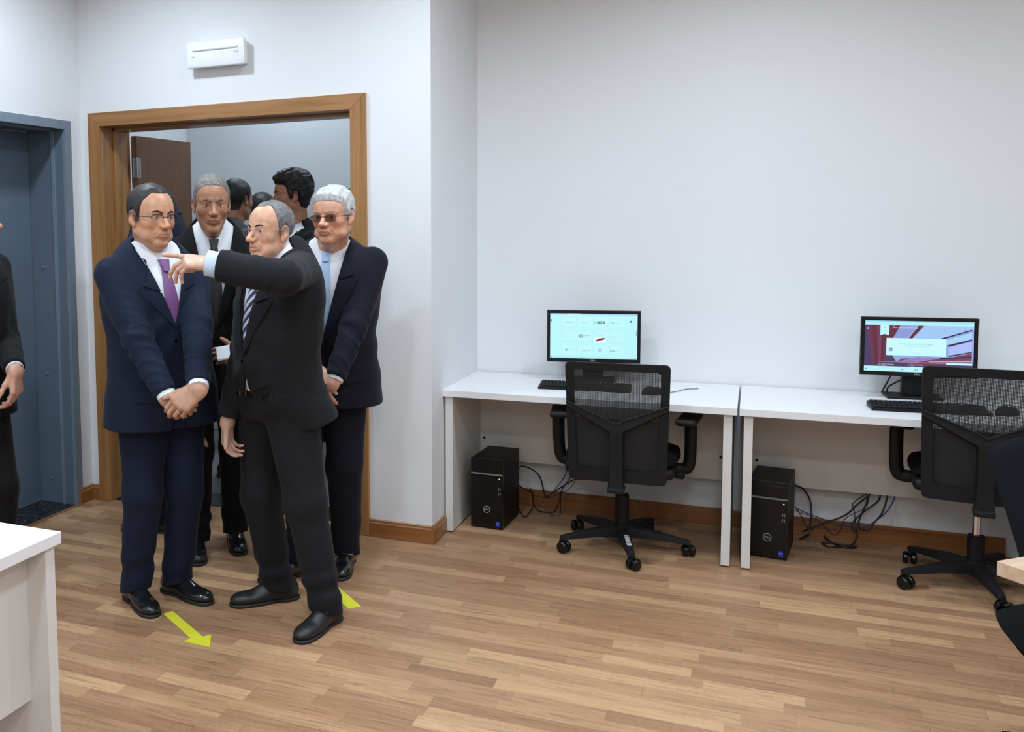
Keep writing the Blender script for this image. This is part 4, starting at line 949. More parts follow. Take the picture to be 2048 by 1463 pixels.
# ------------------------------------------------------------------ hands: frame columns d (towards fingers), s (towards thumb), n (back of hand)
FL = [(.044, .026, .021), (.048, .030, .022), (.044, .027, .021), (.034, .021, .019)]
def hand_field(W, d, n, side, curl, spread=.0, thumb=(.55, .6, -.35), tcurl=.35, scale=1.0, back=.03, fore=None):
    """curl: four (knuckle, middle, tip) angle triples, index first; thumb: direction in (d, s, n)"""
    d = nrm(d); n = nrm(np.asarray(n)-d*np.dot(n, d)); s = np.cross(n, d)*side; W = np.asarray(W, float)
    def L(a, b, c): return W+scale*(d*a+s*b+n*c)
    segs = []; so = [.031, .0105, -.010, -.029]; kd = [.090, .094, .088, .079]; kr = [.0125, .0125, .0120, .0108]
    palm = []
    for i in range(4):
        k_ = L(kd[i], so[i], .0); palm.append((L(.004, so[i]*.62, .0), k_, .0165*scale, kr[i]*scale)); 
        an = spread*(1.5-i); u = nrm(d*cos(an)+s*sin(an)); p = k_; a = 0; ch = []
        for j in range(3):
            a += curl[i][j]; v = u*cos(a)-n*sin(a); q = p+v*FL[i][j]*scale; r0 = (.0098, .0085, .0076)[j]*(1 if i < 3 else .88)*scale; r1 = (.0088, .0078, .0066)[j]*(1 if i < 3 else .88)*scale
            ch.append((p, q, r0, r1)); p = q
        segs.append(ch)
    t0 = L(.022, .022, -.010); td = nrm(d*thumb[0]+s*thumb[1]+n*thumb[2]); t1 = t0+td*.044*scale; td2 = nrm(td*cos(tcurl)+d*sin(tcurl)*.9-n*sin(tcurl)*.3); t2 = t1+td2*.032*scale; t3 = t2+nrm(td2+d*.12)*.024*scale
    th = [(t0, t1, .0155*scale, .0125*scale), (t1, t2, .0112*scale, .0100*scale), (t2, t3, .0102*scale, .0080*scale)]
    fu = nrm(fore) if fore is not None else -d; wr = (L(.006, 0, 0), W+fu*.075)
    def f(P):
        dd = sunion([rc(P, *q) for q in palm], .014*scale)
        q = P-np.asarray(W, f32); px = q@np.asarray(s, f32); pn = q@np.asarray(n, f32); pd = q@np.asarray(d, f32)
        wd = np.sqrt((px/.0285)**2+(pn/.0200)**2+1e-9); dw = (wd-1)*.021*scale; dw = smax(dw, np.abs(pd-(.010-back/2*1.0))-back/2-.004, .01); dd = smin(dd, dw, .02); dd = smin(dd, rc(P, wr[0], wr[1], .0225*scale, .0255*scale), .02)
        dd = smin(dd, sunion([rc(P, *q) for q in th], .006), .012)
        for ch in segs: fd_ = sunion([rc(P, *q) for q in ch], .004); dd = smin(dd, fd_, .0045)
        return dd
    allp = np.array([a for q in palm+th for a in q[:2]]+[a for ch in segs for q in ch for a in q[:2]]+list(wr)); 
    tips = [(ch[2][1], nrm(ch[2][1]-ch[2][0])) for ch in segs]+[(t3, nrm(t3-t2))]
    return f, allp.min(0)-.026, allp.max(0)+.026, dict(d=d, s=s, n=n, segs=segs, th=th)
# ------------------------------------------------------------------ people
def ik(A, B, l1, l2, pole):
    A = np.asarray(A, float); B = np.asarray(B, float); v = B-A; D = np.linalg.norm(v); u = v/D; D = min(D, (l1+l2)*.999)
    x = (l1*l1-l2*l2+D*D)/(2*D); h = math.sqrt(max(0, l1*l1-x*x)); p = np.asarray(pole, float); p = p-u*np.dot(p, u); return A+u*x+nrm(p)*h
JT = np.array([  # z, half width, half depth, forward shift
 (.76, .222, .150, .0), (.90, .212, .148, .004), (1.0, .198, .142, .008), (1.08, .190, .138, .010), (1.2, .198, .139, .006), (1.3, .206, .136, .0), (1.37, .203, .124, -.006), (1.42, .182, .108, -.012), (1.455, .146, .092, -.018), (1.487, .108, .078, -.024), (1.515, .075, .062, -.03), (1.54, .045, .04, -.03)])
def smooth_table(T, n=160):
    z = np.linspace(T[0, 0], T[-1, 0], n); cols = [z]
    for k in range(1, 4):
        v = np.interp(z, T[:, 0], T[:, k]); ker = np.hanning(15); ker /= ker.sum(); v2 = np.convolve(np.pad(v, 7, mode='edge'), ker, 'valid'); cols.append(v2)
    return np.stack(cols, 1)
class Person:
    def __init__(s, g):
        s.g = g; s.k = g['H']/1.75; k = s.k; yaw = g['yaw']; s.root = V3(g['pos'][0], g['pos'][1], 0)
        s.fw = V3(sin(yaw), cos(yaw), 0); s.rt = V3(cos(yaw), -sin(yaw), 0)
        ln = g.get('lean', (0, 0)); s.nk = s.rt*ln[0]+s.fw*ln[1]; s.zp, s.zn = .93*k, 1.47*k
        s.neck = s.nk+V3(0, 0, (1.485+g.get('nku', 0)*.9)*k)+s.fw*(-.018)
        hy = g['head']; s.RH = frame_from(hy[0], hy[1], hy[2]); s.hs = g.get('hscale', 1.0)
        s.hc = V3(g['head_at'])-s.root
        T = JT.copy(); T[:, 0] += g.get('nku', 0)*np.clip((T[:, 0]-1.40)/.09, 0, 1); T[:, 0] *= k; T[:, 1] *= g.get('girth', 1); T[:, 2] *= g.get('girth', 1)*g.get('belly', 1) ; s.T = smooth_table(T)
        s.sh = g.get('sh', .172)*k; z_ = 1.40*k; dz = g.get('shz', (0, 0)); dy = g.get('shy', (0, 0))
        s.S = {1: s.nk+s.rt*s.sh+V3(0, 0, z_+dz[0])+s.fw*(-.01+dy[0]), -1: s.nk-s.rt*s.sh+V3(0, 0, z_+dz[1])+s.fw*(-.01+dy[1])}
        s.W = {}; s.E = {}
        for sd, key in ((1, 'R'), (-1, 'L')):
            a = g['arm'+key]; s.W[sd] = V3(a['w'])-s.root; s.E[sd] = ik(s.S[sd], s.W[sd], g.get('ual', .292)*k, .262*k, a['pole'])
        hp = g.get('hipyaw', yaw); s.hr = V3(cos(hp), -sin(hp), 0); s.hf = V3(sin(hp), cos(hp), 0); s.legs = {}
        for sd, key in ((1, 'R'), (-1, 'L')):
            L = g['leg'+key]; An = V3(L['at'][0], L['at'][1], .085)-V3(*s.root[:2], 0); hip = s.hr*sd*.088*k+V3(0, 0, .90*k)+V3(*g.get('hipoff', (0, 0)), 0); kn = ik(hip, An, .412*k, .410*k, L.get('pole', s.hf)); s.legs[sd] = (hip, kn, An, L['dir'])
        s.zb = g.get('button', 1.06)*k; s.vw = g.get('vwidth', .082)
    # torso coordinates
    def tl(s, P):
        z = P[:, 2]; t = np.clip((z-s.zp)/(s.zn-s.zp), 0, 1.1); t = t*t*(3-2*np.clip(t, 0, 1)) if False else t
        qx = P[:, 0]-t*s.nk[0]; qy = P[:, 1]-t*s.nk[1]
        x = qx*s.rt[0]+qy*s.rt[1]; y = qx*s.fw[0]+qy*s.fw[1]
        return x, y, z
    def from_tl(s, x, y, z):
        t = np.clip((z-s.zp)/(s.zn-s.zp), 0, 1.1); return np.stack([t*s.nk[0]+x*s.rt[0]+y*s.fw[0], t*s.nk[1]+x*s.rt[1]+y*s.fw[1], z], -1)
    def torso(s, P, off=0.):
        x, y, z = s.tl(P); T = s.T; a = np.interp(z, T[:, 0], T[:, 1]); b = np.interp(z, T[:, 0], T[:, 2]); yo = np.interp(z, T[:, 0], T[:, 3])
        if s.g.get('flare'): fl = s.g['flare']; a = a+fl[0]*np.clip((1.0*s.k-z)/.2, 0, 1)**1.5; yo = yo-fl[1]*np.clip((1.0*s.k-z)/.2, 0, 1)**1.5
        yy = y-yo; n = 2.35; r = (np.abs(x/a)**n+np.abs(yy/b)**n)**(1/n)+1e-5; L = np.sqrt(x*x+yy*yy)
        d = L*(1-1/r); d = np.where(r < .3, -np.minimum(a, b)*.7, d)
        top = T[-1, 0]; return smax(d, z-top, .02)-off
    def vhalf(s, z): return s.vw*np.clip((z-s.zb)/(1.455*s.k-s.zb), 0, 1.15)**.92
    def sleeves(s, P, off=0., stop=.02):
        out = []
        for sd in (1, -1):
            S, E, W = s.S[sd], s.E[sd], s.W[sd]; a = s.g.get('sleeve', 1.0); W2 = W-nrm(W-E)*stop; key = 'R' if sd == 1 else 'L'
            d = smin(rc(P, S, E, .068*a-off, .057*a-off), rc(P, E, W2, .057*a-off, .043*a-off+s.g['arm'+key].get('cuffw', 0)), .018)
            if off <= .001:
                amp = s.g.get('fold', .0055)
                for (A, B, a0, a1) in ((S, E, .15, 1.0), (E, W2, 1.0, .55)):
                    v = B-A; L = np.linalg.norm(v); u = v/L; q = P-A.astype(f32); t = np.clip(q@u.astype(f32)/L, -.1, 1.1); ax = q-np.outer(t*L, u).astype(f32)
                    ph = sd*2+s.g.get('seed', 0); e1 = nrm(np.cross(u, s.fw)+.2*s.fw); tilt = ax@e1.astype(f32); t3 = ax@np.cross(u, e1).astype(f32)
                    w_ = np.exp(-np.clip(rc(P, A, B, .06, .05), 0, 1)/.012)*(t > -.08)*(t < 1.08)
                    am = amp*(a0+(a1-a0)*np.clip(t, 0, 1)**(1 if a1 < a0 else 1.6)); n_ = vnoise(np.stack([t*L+.55*tilt, tilt*.38, t3*.38], 1), 62, int(11+ph*3)); r_ = np.clip(1-np.abs(n_), 0, 1)**2.2
                    d = d-w_*am*(r_-.38)*1.5
            d = smax(d, (P-W2.astype(f32))@nrm(W-E).astype(f32)-.0, .004)
            out.append(d)
        return out
    def jacket(s, P):
        g = s.g; x, y, z = s.tl(P); t0 = s.torso(P); t = t0
        # drag folds
        am = g.get('tfold', .0034); t = t-am*np.sin(z*38+x*30*np.sign(x)+1.6*np.sin(x*19+z*9+g.get('seed', 0)))*np.exp(-((z-(s.zb-.02))/.20)**2)-am*.7*vnoise(P*np.array([1, 1, .5], f32), 24, 5+g.get('seed', 0))
        hem = g.get('hem', .80)*s.k+g.get('hemtilt', 0)*y+g.get('hemroll', 0)*x
        t = smax(t, hem-z-.02*np.clip(np.abs(x)-.0, 0, .1)*0, .006)
        a, b = s.sleeves(P); d = t
        # neck opening, V opening, cutaway below the button
        w_ = s.vhalf(z)+.012; cut = np.maximum(np.maximum(np.abs(x)-w_+.012, -y), -(t0+.020)); cut = np.maximum(cut, s.zb-z); d = smax(d, -cut, .003)
        ca = g.get('cutaway', .35); zl = g.get('cutz', 1.0)*s.k; w2 = ca*np.clip(zl-z, 0, 1)**1.35+g.get('cutoff', 0)*np.clip((zl-z)*8, 0, 1); xx = x-g.get('cutx', 0)*np.clip(zl-z, 0, 1); c2 = np.maximum(np.maximum(np.abs(xx)-w2, -y), -(t0+.022)); c2 = np.maximum(c2, z-zl); d = smax(d, -c2, .004)
        if 'gap' in g: pass
        # a groove where the front edges meet
        gv = .0035*np.exp(-((x+.018)/.0035)**2)*(y > 0)*(z < s.zb+.02); d = d+gv
        return smin(smin(d, a, .022), b, .022)
    def shirt(s, P):
        x, y, z = s.tl(P); d = s.torso(P)+.016; d = smin(d, rc(P, s.neck-V3(0, 0, .03), s.neck+nrm(s.hc-s.neck)*.025, .060, .058), .02); d = smax(d, .93*s.k-z, .005)
        return d
    def trousers(s, P):
        L = []; k = s.k; r = s.g.get('leg', 1.0)
        for sd in (1, -1):
            h, kn, an, dr = s.legs[sd]; dv = V3(sin(dr), cos(dr), 0); low = an+V3(0, 0, -.035)-dv*.0
            rk, ra_ = .073*(r+1)/2, .060*(r+3)/4; d = smin(rc(P, h-V3(0, 0, .03), kn, .092*r, rk), rc(P, kn, low, rk, ra_), .03)
            # folds: soft at the knee, bunched at the shoe
            z = P[:, 2]; q = P@s.hr.astype(f32); ph = sd+s.g.get('seed', 0)
            d = d-.0055*np.sin(z*52+q*20+2*np.sin(z*15+ph)+ph)*np.exp(-((z-.15)/.08)**2)-.0022*np.sin(z*30+q*22+ph)*np.exp(-((z-.50*k)/.12)**2)
            c = (P-kn.astype(f32))@s.hf.astype(f32); sx = (P-(kn+(h-kn)*.0).astype(f32))@s.hr.astype(f32)
            L.append(smax(d, .050+.022*np.clip((P-an.astype(f32))@dv.astype(f32)/.08, -1, 1)-z, .004))
        d = smin(L[0], L[1], .012); pe = ell(P, (s.g.get('hipoff', (0, 0))[0], s.g.get('hipoff', (0, 0))[1], .94*k), (.17*r, .17*r, .135*k)); q = P[:, 0]*s.hf[0]+P[:, 1]*s.hf[1]
        pe = smax(pe, np.abs(q-(s.g.get('hipoff', (0, 0))[0]*s.hf[0]+s.g.get('hipoff', (0, 0))[1]*s.hf[1]))-.118*r, .03); d = smin(d, pe, .03)
        d = smin(d, smax(s.torso(P)+.020, z_lim(P, .98*k, 1.03*k), .004), .02)
        return smax(d, P[:, 2]-(.962 if s.g.get('belt') else 1.02)*k, .004)
    def trace(s, f, x, z, y0=.45, dirn=1):
        """walk in from the front until the surface is met"""
        x = np.asarray(x, float).ravel(); z = np.asarray(z, float).ravel(); y = np.full(len(x), y0*dirn)
        for _ in range(60):
            P = s.from_tl(x, y, z).astype(f32); d = f(P); y = y-dirn*np.clip(d, -.01, .03)*.8
        return y
    def ribbon(s, name, f, left, right, nu, nv, off, mt, parent, bulge=0., thick=0, dirn=1, tfun=None, uv=True):
        """left/right: lists of (x, z) in the plane facing the person, draped on the surface f"""
        def samp(L, t):
            L = np.array(L, float); seg = np.concatenate([[0], np.cumsum(np.hypot(*np.diff(L, axis=0).T))]); seg /= seg[-1]; return np.stack([np.interp(t, seg, L[:, 0]), np.interp(t, seg, L[:, 1])], 1)
        t = np.linspace(0, 1, nv+1); A = samp(left, t) if tfun is None else tfun(left, t); B = samp(right, t) if tfun is None else tfun(right, t)
        u = np.linspace(0, 1, nu+1); G = A[:, None]*(1-u)[None, :, None]+B[:, None]*u[None, :, None]; y = s.trace(f, G[..., 0], G[..., 1], dirn=dirn).reshape(G.shape[:2])
        y = y+dirn*(off+bulge*(1-(2*u[None]-1)**2)); P = s.from_tl(G[..., 0].ravel(), y.ravel(), G[..., 1].ravel())
        yb = y-dirn*max(thick, .006); Q = s.from_tl(G[..., 0].ravel(), yb.ravel(), G[..., 1].ravel()); N = len(P); W_ = nu+1; F = []
        for j in range(nv):
            for i in range(nu): a = j*W_+i; F += [(a, a+1, a+1+W_, a+W_), (N+a, N+a+W_, N+a+1+W_, N+a+1)]
        ring = [i for i in range(W_)]+[j*W_+nu for j in range(1, nv+1)]+[nv*W_+i for i in range(nu-1, -1, -1)]+[j*W_ for j in range(nv-1, 0, -1)]
        for i in range(len(ring)): a, b = ring[i], ring[(i+1) % len(ring)]; F.append((a, N+a, N+b, b))
        o = np_mesh(name, np.concatenate([P, Q]), F, mt, parent)
        o.data.set_sharp_from_angle(angle=radians(50))
        if uv:
            l = o.data.uv_layers.new(name='UVMap'); vi = np.empty(len(o.data.loops), np.int32); o.data.loops.foreach_get('vertex_index', vi); vi = vi % N
            GX = G[..., 0]-G[..., 0].mean(1, keepdims=True); UV = np.stack([GX.ravel(), G[..., 1].ravel()], 1)[vi]; l.data.foreach_set('uv', UV.astype(f32).ravel())
        return o
    def collar(s, name, r0, h, drop0, drop1, phi0, mt, parent, z0=.0, slope=.028, flare=.22, wing=.32, shift=0.):
        up = nrm(s.hc+s.RH@V3(0, -.03, -.045)-s.neck); up = nrm(up+V3(0, 0, 1.2)); c = s.neck+V3(0, 0, z0)+s.fw*(.004+shift); n = 60; V = []; F = []
        for i in range(n+1):
            a = phi0+(2*pi-2*phi0)*i/n; da = min(a, 2*pi-a); dr = s.fw*cos(a)*1.08+s.rt*sin(a); sl = -slope*(cos(a)*.5+.5); dp = drop0+drop1*math.exp(-((da-phi0)/wing)**2)
            b = c+V3(0, 0, sl)
            for (rr, zz) in ((r0+.002, -.004), (r0-.001, h*.6), (r0+.000, h), (r0+.004, h+.002), (r0+.008, h-.004), (r0+.008+flare*dp*.5, h-dp*.5), (r0+.008+flare*dp, h-dp), (r0+.004+flare*dp, h-dp)):
                V.append(b+dr*rr+up*zz)
        m_ = 8
        for i in range(n):
            for j in range(m_): a = i*m_+j; b = i*m_+(j+1) % m_; F.append((a, b, b+m_, a+m_))
        o = np_mesh(name, np.array(V), F, mt, parent); o.data.set_sharp_from_angle(angle=radians(40)); return o
def z_lim(P, lo, hi): return np.maximum(lo-P[:, 2], P[:, 2]-hi)
def shoe_parts(A, dr, h=.0042, wide=1.0, long=1.0):
    dv = V3(sin(dr), cos(dr), 0); rv = V3(cos(dr), -sin(dr), 0)
    def loc(P): q = P-np.array([A[0], A[1], 0], f32); return np.stack([(q@rv.astype(f32))/wide, (q@dv.astype(f32))/long, q[:, 2]], 1)
    def up(P):
        q = loc(P); d = ell(q, (0, -.045, .040), (.034, .042, .048)); d = smin(d, ell(q, (0, .02, .042), (.037, .08, .045)), .03); d = smin(d, ell(q, (.002, .105, .028), (.043, .075, .027)), .03)
        d = smin(d, ell(q, (.002, .155, .026), (.036, .045, .022)), .02); d = smin(d, rc(q, (0, -.025, .05), (0, -.02, .10), .040, .038), .02)
        return smax(d, .010-q[:, 2], .004)
    def so(P):
        q = loc(P); q2 = q.copy(); q2[:, 2] = .028
        d = ell(q2, (0, -.045, .028), (.037, .046, .03)); d = smin(d, ell(q2, (0, .03, .028), (.037, .09, .03)), .02); d = smin(d, ell(q2, (.002, .11, .028), (.0445, .080, .03)), .02); d = smin(d, ell(q2, (.002, .155, .028), (.0375, .047, .03)), .02)
        th = np.where(q[:, 1] < -.005, .0, .0); z = q[:, 2]; arch = .008*np.exp(-((q[:, 1]-.02)/.025)**2)
        return smax(d, np.maximum(z-.0135, arch+.0003-z), .003)
    c = np.array([A[0], A[1], 0])+dv*.05; R_ = .20*long
    lo = c-np.array([R_, R_, -.0]); hi = c+np.array([R_, R_, .12]); lo[2] = -.01
    return up, so, lo, hi
def build_person(g, detail=1.0):
    s = Person(g); k = s.k; root_loc = s.root; hsk = s.hs; Hh = .0024/detail
    # head
    hg = g['face']; c0 = s.RH.T@(s.neck-V3(0, 0, .05)-s.hc)/hsk; hg['neck_end'] = tuple(c0); hg['neckr'] = hg.get('neckr', .056)
    hf = head_field(hg); T = lambda p: np.asarray(p, float)@s.RH.T*hsk+s.hc
    lo = np.minimum([-.105, -.14, -.14], c0-.07); hi = np.maximum([.105, .13, .14], c0+.07); lo[2] = min(lo[2], c0[2]-.01)
    V, F, N = surface_net(hf, lo, hi, Hh); hc_ = head_colour(V, hg); parts = [(T(V), F, hc_)]
    # hands
    for sd, key in ((1, 'R'), (-1, 'L')):
        hd = g['arm'+key].get('hand')
        if not hd: continue
        fh, l2, h2, info = hand_field(s.W[sd], hd['d'], hd['n'], sd*hd.get('mirror', 1), hd['curl'], hd.get('spread', .0), hd.get('thumb', (.55, .6, -.35)), hd.get('tcurl', .35), hd.get('scale', .92), fore=s.E[sd]-s.W[sd])
        V, F, N = surface_net(fh, l2, h2, .0024/detail); cc = np.tile(np.array(hg['skin'])*g.get('handtone', 1.03), (len(V), 1))
        kn = np.zeros(len(V))
        for ch in info['segs']:
            for q in (ch[0][0], ch[1][0], ch[2][0]): kn = np.maximum(kn, np.exp(-((V-q)**2).sum(1)/.009**2))
            tip = ch[2][1]+info['n']*.004; kn_ = np.exp(-((V-tip)**2).sum(1)/.0075**2); cc = cc*(1-.35*kn_[:, None])+np.array([.75, .52, .45])*.35*kn_[:, None]
        cc = cc*(1-kn[:, None]*np.array([.10, .28, .28])); parts.append((V, F, cc))
    # the covered body, coarse
    def bf(P):
        d = smax(s.torso(P)+.04, .86*k-P[:, 2], .02); d = smin(d, rc(P, s.neck-V3(0, 0, .06), s.neck+nrm(s.hc-s.neck)*.03, .05, .048), .03)
        for sd in (1, -1):
            a = rc(P, s.S[sd], s.E[sd], .042, .036); b = rc(P, s.E[sd], s.W[sd]-nrm(s.W[sd]-s.E[sd])*.03, .036, .025); h_, kn, an, dr = s.legs[sd]
            for q in (a, b, rc(P, h_, kn, .068, .045), rc(P, kn, an+V3(0, 0, -.01), .045, .032)): d = smin(d, q, .02)
        return d
    pts = np.array([s.neck, *s.S.values(), *s.E.values(), *s.W.values(), *[q for L in s.legs.values() for q in L[:3]]]); V, F, N = surface_net(bf, pts.min(0)-.22, pts.max(0)+.15, .016); parts.append((V, F, np.tile(hg['skin'], (len(V), 1))))
    VV, FF = jn(*[(p[0], p[1]) for p in parts]); CC = np.concatenate([p[2] for p in parts])
    body = np_mesh('person', VV, FF, M['skin'], col=CC, loc=root_loc); tag(body, g['label'], 'person')
    # eyes
    for sd in (1, -1):
        lk = V3(*g.get('look', (0, 1, 0))); c = V3(sd*.0315*hg.get('wide', 1), .0665, .0); nlat, nlon = 20, 32; ez = nrm(lk); ex = nrm(np.cross(V3(0, 0, 1), ez)); ey = np.cross(ez, ex); ev = []; ef = []; ec = []
        for i in range(nlat+1):
            th = pi*i/nlat
            for j in range(nlon):
                a = 2*pi*j/nlon; ev.append(c+.0125*(ez*cos(th)+(ex*cos(a)+ey*sin(a))*sin(th))); r_ = th
                ec.append((.004, .004, .004) if r_ < .2 else ((.045, .022, .012) if r_ < .47 else (.62, .56, .53)))
        for i in range(nlat):
            for j in range(nlon): a = i*nlon+j; b = i*nlon+(j+1) % nlon; ef.append((a, b, b+nlon, a+nlon))
        np_mesh('eye', T(np.array(ev)), ef, M['eye'], body, col=np.array(ec))
    # eyebrows
    if hg.get('brow') is not None:
        bt = hg.get('brow_t', .0032); fwd_ = hg.get('wide', 1); path = []
        for bx, bz in ((.011, .0170), (.020, .0215), (.030, .0245), (.040, .0235), (.049, .0175)):
            yy = np.linspace(.11, .04, 141); q = hf(np.stack([np.full(141, bx*fwd_), yy, np.full(141, bz)], 1).astype(f32)); path.append((bx, yy[np.argmax(q < 0)]-.0008, bz))
        def bw(P):
            Q = P.copy(); Q[:, 0] = np.abs(Q[:, 0])/fwd_; rr = [bt*.85, bt, bt, bt*.8, bt*.45]
            d = sunion([rc(Q, path[i], path[i+1], rr[i], rr[i+1]) for i in range(4)], .003); return d-.0007*vnoise(P, 420, 2)
        V, F, N = surface_net(bw, (-.06, .055, .005), (.06, .1, .04), .0022); np_mesh('eyebrows', T(V), F, hg['brow'], body)
    if hg.get('hair') is not None:
        hr = hair_field(hg); V, F, N = surface_net(hr, (-.105, -.15, -.11), (.105, .13, .17), .0030/detail); np_mesh('hair', T(V), F, hg['hair'], body)
    if hg.get('glasses'): make_glasses(body, T, hg)
    if g.get('head_only'): return s, body
    # jacket
    q = np.array([s.neck, *s.S.values(), *s.E.values(), *s.W.values(), V3(-.27, -.27, g.get('hem', .8)*k-.03), V3(.27, .27, g.get('hem', .8)*k-.03), s.nk+V3(-.2, -.2, 1.5*k), s.nk+V3(.2, .2, 1.5*k)])
    V, F, N = surface_net(s.jacket, q.min(0)-.09, q.max(0)+.09, .0058/detail); jk = np_mesh('jacket', V, F, g['suit'], body)
    V, F, N = surface_net(s.shirt, (s.nk+V3(-.26, -.26, .90*k))-.0, s.nk+V3(.26, .26, 1.56*k), .008); sh = np_mesh('shirt', V, F, g.get('shirt', M['shirt']), body)
    s.collar('shirt_collar', .0600*g.get('collar', 1), .036, .036, .038, g.get('copen', .10), g.get('shirt', M['shirt']), sh, z0=-.004, slope=.052+g.get('nku', 0)*1.0, wing=.36, flare=.42)
    s.collar('jacket_collar', .070*g.get('collar', 1), .022, .034, .0, 1.35, g['suit'], jk, z0=-.014, slope=.055+g.get('nku', 0)*1.0, flare=.40)
    # lapels and collar fall
    zt = 1.452*k; zn_ = g.get('notch', 1.345)*k; lw = g.get('lapel', .078)
    for sd in (1, -1):
        zz = np.linspace(s.zb-.01, zn_, 14); wd = lw*np.clip((zz-s.zb+.01)/(zn_-s.zb), 0, 1)**.85+.003; inn = [(sd*(s.vhalf(z)-.001), z) for z in zz]; out = [(sd*(s.vhalf(z)+w_), z+.012*(w_/lw)) for z, w_ in zip(zz, wd)]
        f = lambda t, L: L
        s.ribbon('lapel', s.torso, inn, out, 8, 26, .0058, g['suit'], jk, bulge=.001)
        zz = np.linspace(zn_+.002, zt+.012, 8); inn = [(sd*(s.vhalf(z)-.001), z) for z in zz]; out = [(sd*(s.vhalf(zn_)+lw*.62-.0028*i), zn_+.030+(zt-zn_)*.11*i) for i in range(8)]; out[0] = (sd*(s.vhalf(zn_)+lw*.80), zn_+.026)
        s.ribbon('collar_fall', s.torso, inn, out, 6, 12, .0065, g['suit'], jk)
    # tie
    if g.get('tie'):
        zk = 1.458*k; tx = g.get('tiex', 0); s.ribbon('tie', s.shirt, [(-.017+tx*.3, zk-.040), (-.030+tx*.6, zk-.18), (-.040+tx, g.get('tie_end', s.zb-.03)-.0)], [(.017+tx*.3, zk-.040), (.030+tx*.6, zk-.18), (.040+tx, g.get('tie_end', s.zb-.03))], 6, 40, .006, g['tie'], body, bulge=.005)
        t = s.ribbon('tie_knot', s.shirt, [(-.023, zk), (-.014, zk-.045)], [(.023, zk), (.014, zk-.045)], 8, 8, .012, g['tie'], bpy.data.objects[body.name], bulge=.010, thick=.012)
    # buttons
    def button(x, z, f, r=.0075, off=.001, mt=M['black_gloss'], par=jk, name='button'):
        y = s.trace(f, [x], [z])[0]; p = s.from_tl(np.array([x]), np.array([y+off]), np.array([z]))[0]; p2 = s.from_tl(np.array([x]), np.array([y+off+.003]), np.array([z]))[0]
        b = MB(); b.tube([p, p2], r, 14); return b.build(name, mt, par)
    for z in g.get('buttons', [1.05, .95]): button(.004, z*k, s.torso, off=.001)
    for (x0, z0, x1, z1) in g.get('flaps', []):
        n = 8; top = [(x0+(x1-x0)*i/n, z0+(z1-z0)*i/n) for i in range(n+1)]; bot = [(x, z-.045) for x, z in top]; s.ribbon('pocket_flap', s.torso, top, bot, 5, 16, .0065, g['suit'], jk)
    # cuffs
    for sd, key in ((1, 'R'), (-1, 'L')):
        u = nrm(s.W[sd]-s.E[sd]); W2 = s.W[sd]-u*.02; cf = g['arm'+key].get('cuff', .014)
        cw = g['arm'+key].get('cuffr', .0355)
        if cf:
            b = MB(); pts = [W2-u*.02, W2+u*cf, W2+u*(cf+.001), W2+u*(cf-.01)]; b.tube(pts, [cw, cw, cw-.003, cw-.004], 28); b.build('shirt_cuff', g.get('cuffmat', g.get('shirt', M['shirt'])), body, smooth=True)
        for i in range(g.get('cuffb', 0)):
            pass
    if g.get('watch'):
        u = nrm(s.W[-1]-s.E[-1]); c = s.W[-1]-u*.004; b = MB(); e1 = nrm(np.cross(u, V3(0, 0, 1)+.3*s.fw)); e2 = np.cross(u, e1); pts = [c+(e1*cos(t)*.030+e2*sin(t)*.024) for t in np.linspace(0, 2*pi, 25)[:-1]]
        b.tube(pts, .0065, 8, closed=True, flat=.5); b.build('wristwatch', M['chrome'], body, smooth=True)
    if g.get('ring') and g['armL'].get('hand'):
        hd = g['armL']['hand']; _, _, _, info = hand_field(s.W[-1], hd['d'], hd['n'], -1, hd['curl'], hd.get('spread', 0), hd.get('thumb', (.55, .6, -.35)), hd.get('tcurl', .35), hd.get('scale', .92), fore=s.E[-1]-s.W[-1]); q = info['segs'][2][0]; c = q[0]+(q[1]-q[0])*.45; u = nrm(q[1]-q[0]); e1 = nrm(np.cross(u, info['n'])); e2 = np.cross(u, e1)
        b = MB(); b.tube([c+(e1*cos(t)+e2*sin(t))*.0092 for t in np.linspace(0, 2*pi, 21)[:-1]], .0013, 8, closed=True); b.build('ring', M['chrome'], body, smooth=True)
    if g.get('upper_only'): return s, body
    # trousers and shoes
    q = np.array([p for L in s.legs.values() for p in L[:3]]+[V3(0, 0, 1.03*k)]); lo = q.min(0)-.13; hi = q.max(0)+.13; lo[2] = .0; hi[2] = 1.05*k
    V, F, N = surface_net(s.trousers, lo, hi, .0075/detail); tr = np_mesh('trousers', V, F, g.get('trouser_mat', g['suit']), body)
    if g.get('belt'):
        P_ = []
        b = s.ribbon('belt', s.trousers, [(-.14, .960*k), (.14, .960*k)], [(-.14, .925*k), (.14, .925*k)], 3, 30, .003, M['black_gloss'], tr)
        bb = MB(); y = s.trace(s.trousers, [g['belt']], [.942*k])[0]
        for dx, dz in ((-.02, 0), (.02, 0)): bb.tube([s.from_tl(np.array([g['belt']+dx]), np.array([y+.010]), np.array([.942*k+h_]))[0] for h_ in (-.017, .017)], .002, 6)
        for dz in (-.017, .017): bb.tube([s.from_tl(np.array([g['belt']+dx]), np.array([y+.010]), np.array([.942*k+dz]))[0] for dx in (-.02, .02)], .002, 6)
        bb.build('buckle', mat('brass_buckle', (.75, .5, .25), .25, metal=1), b, smooth=True)
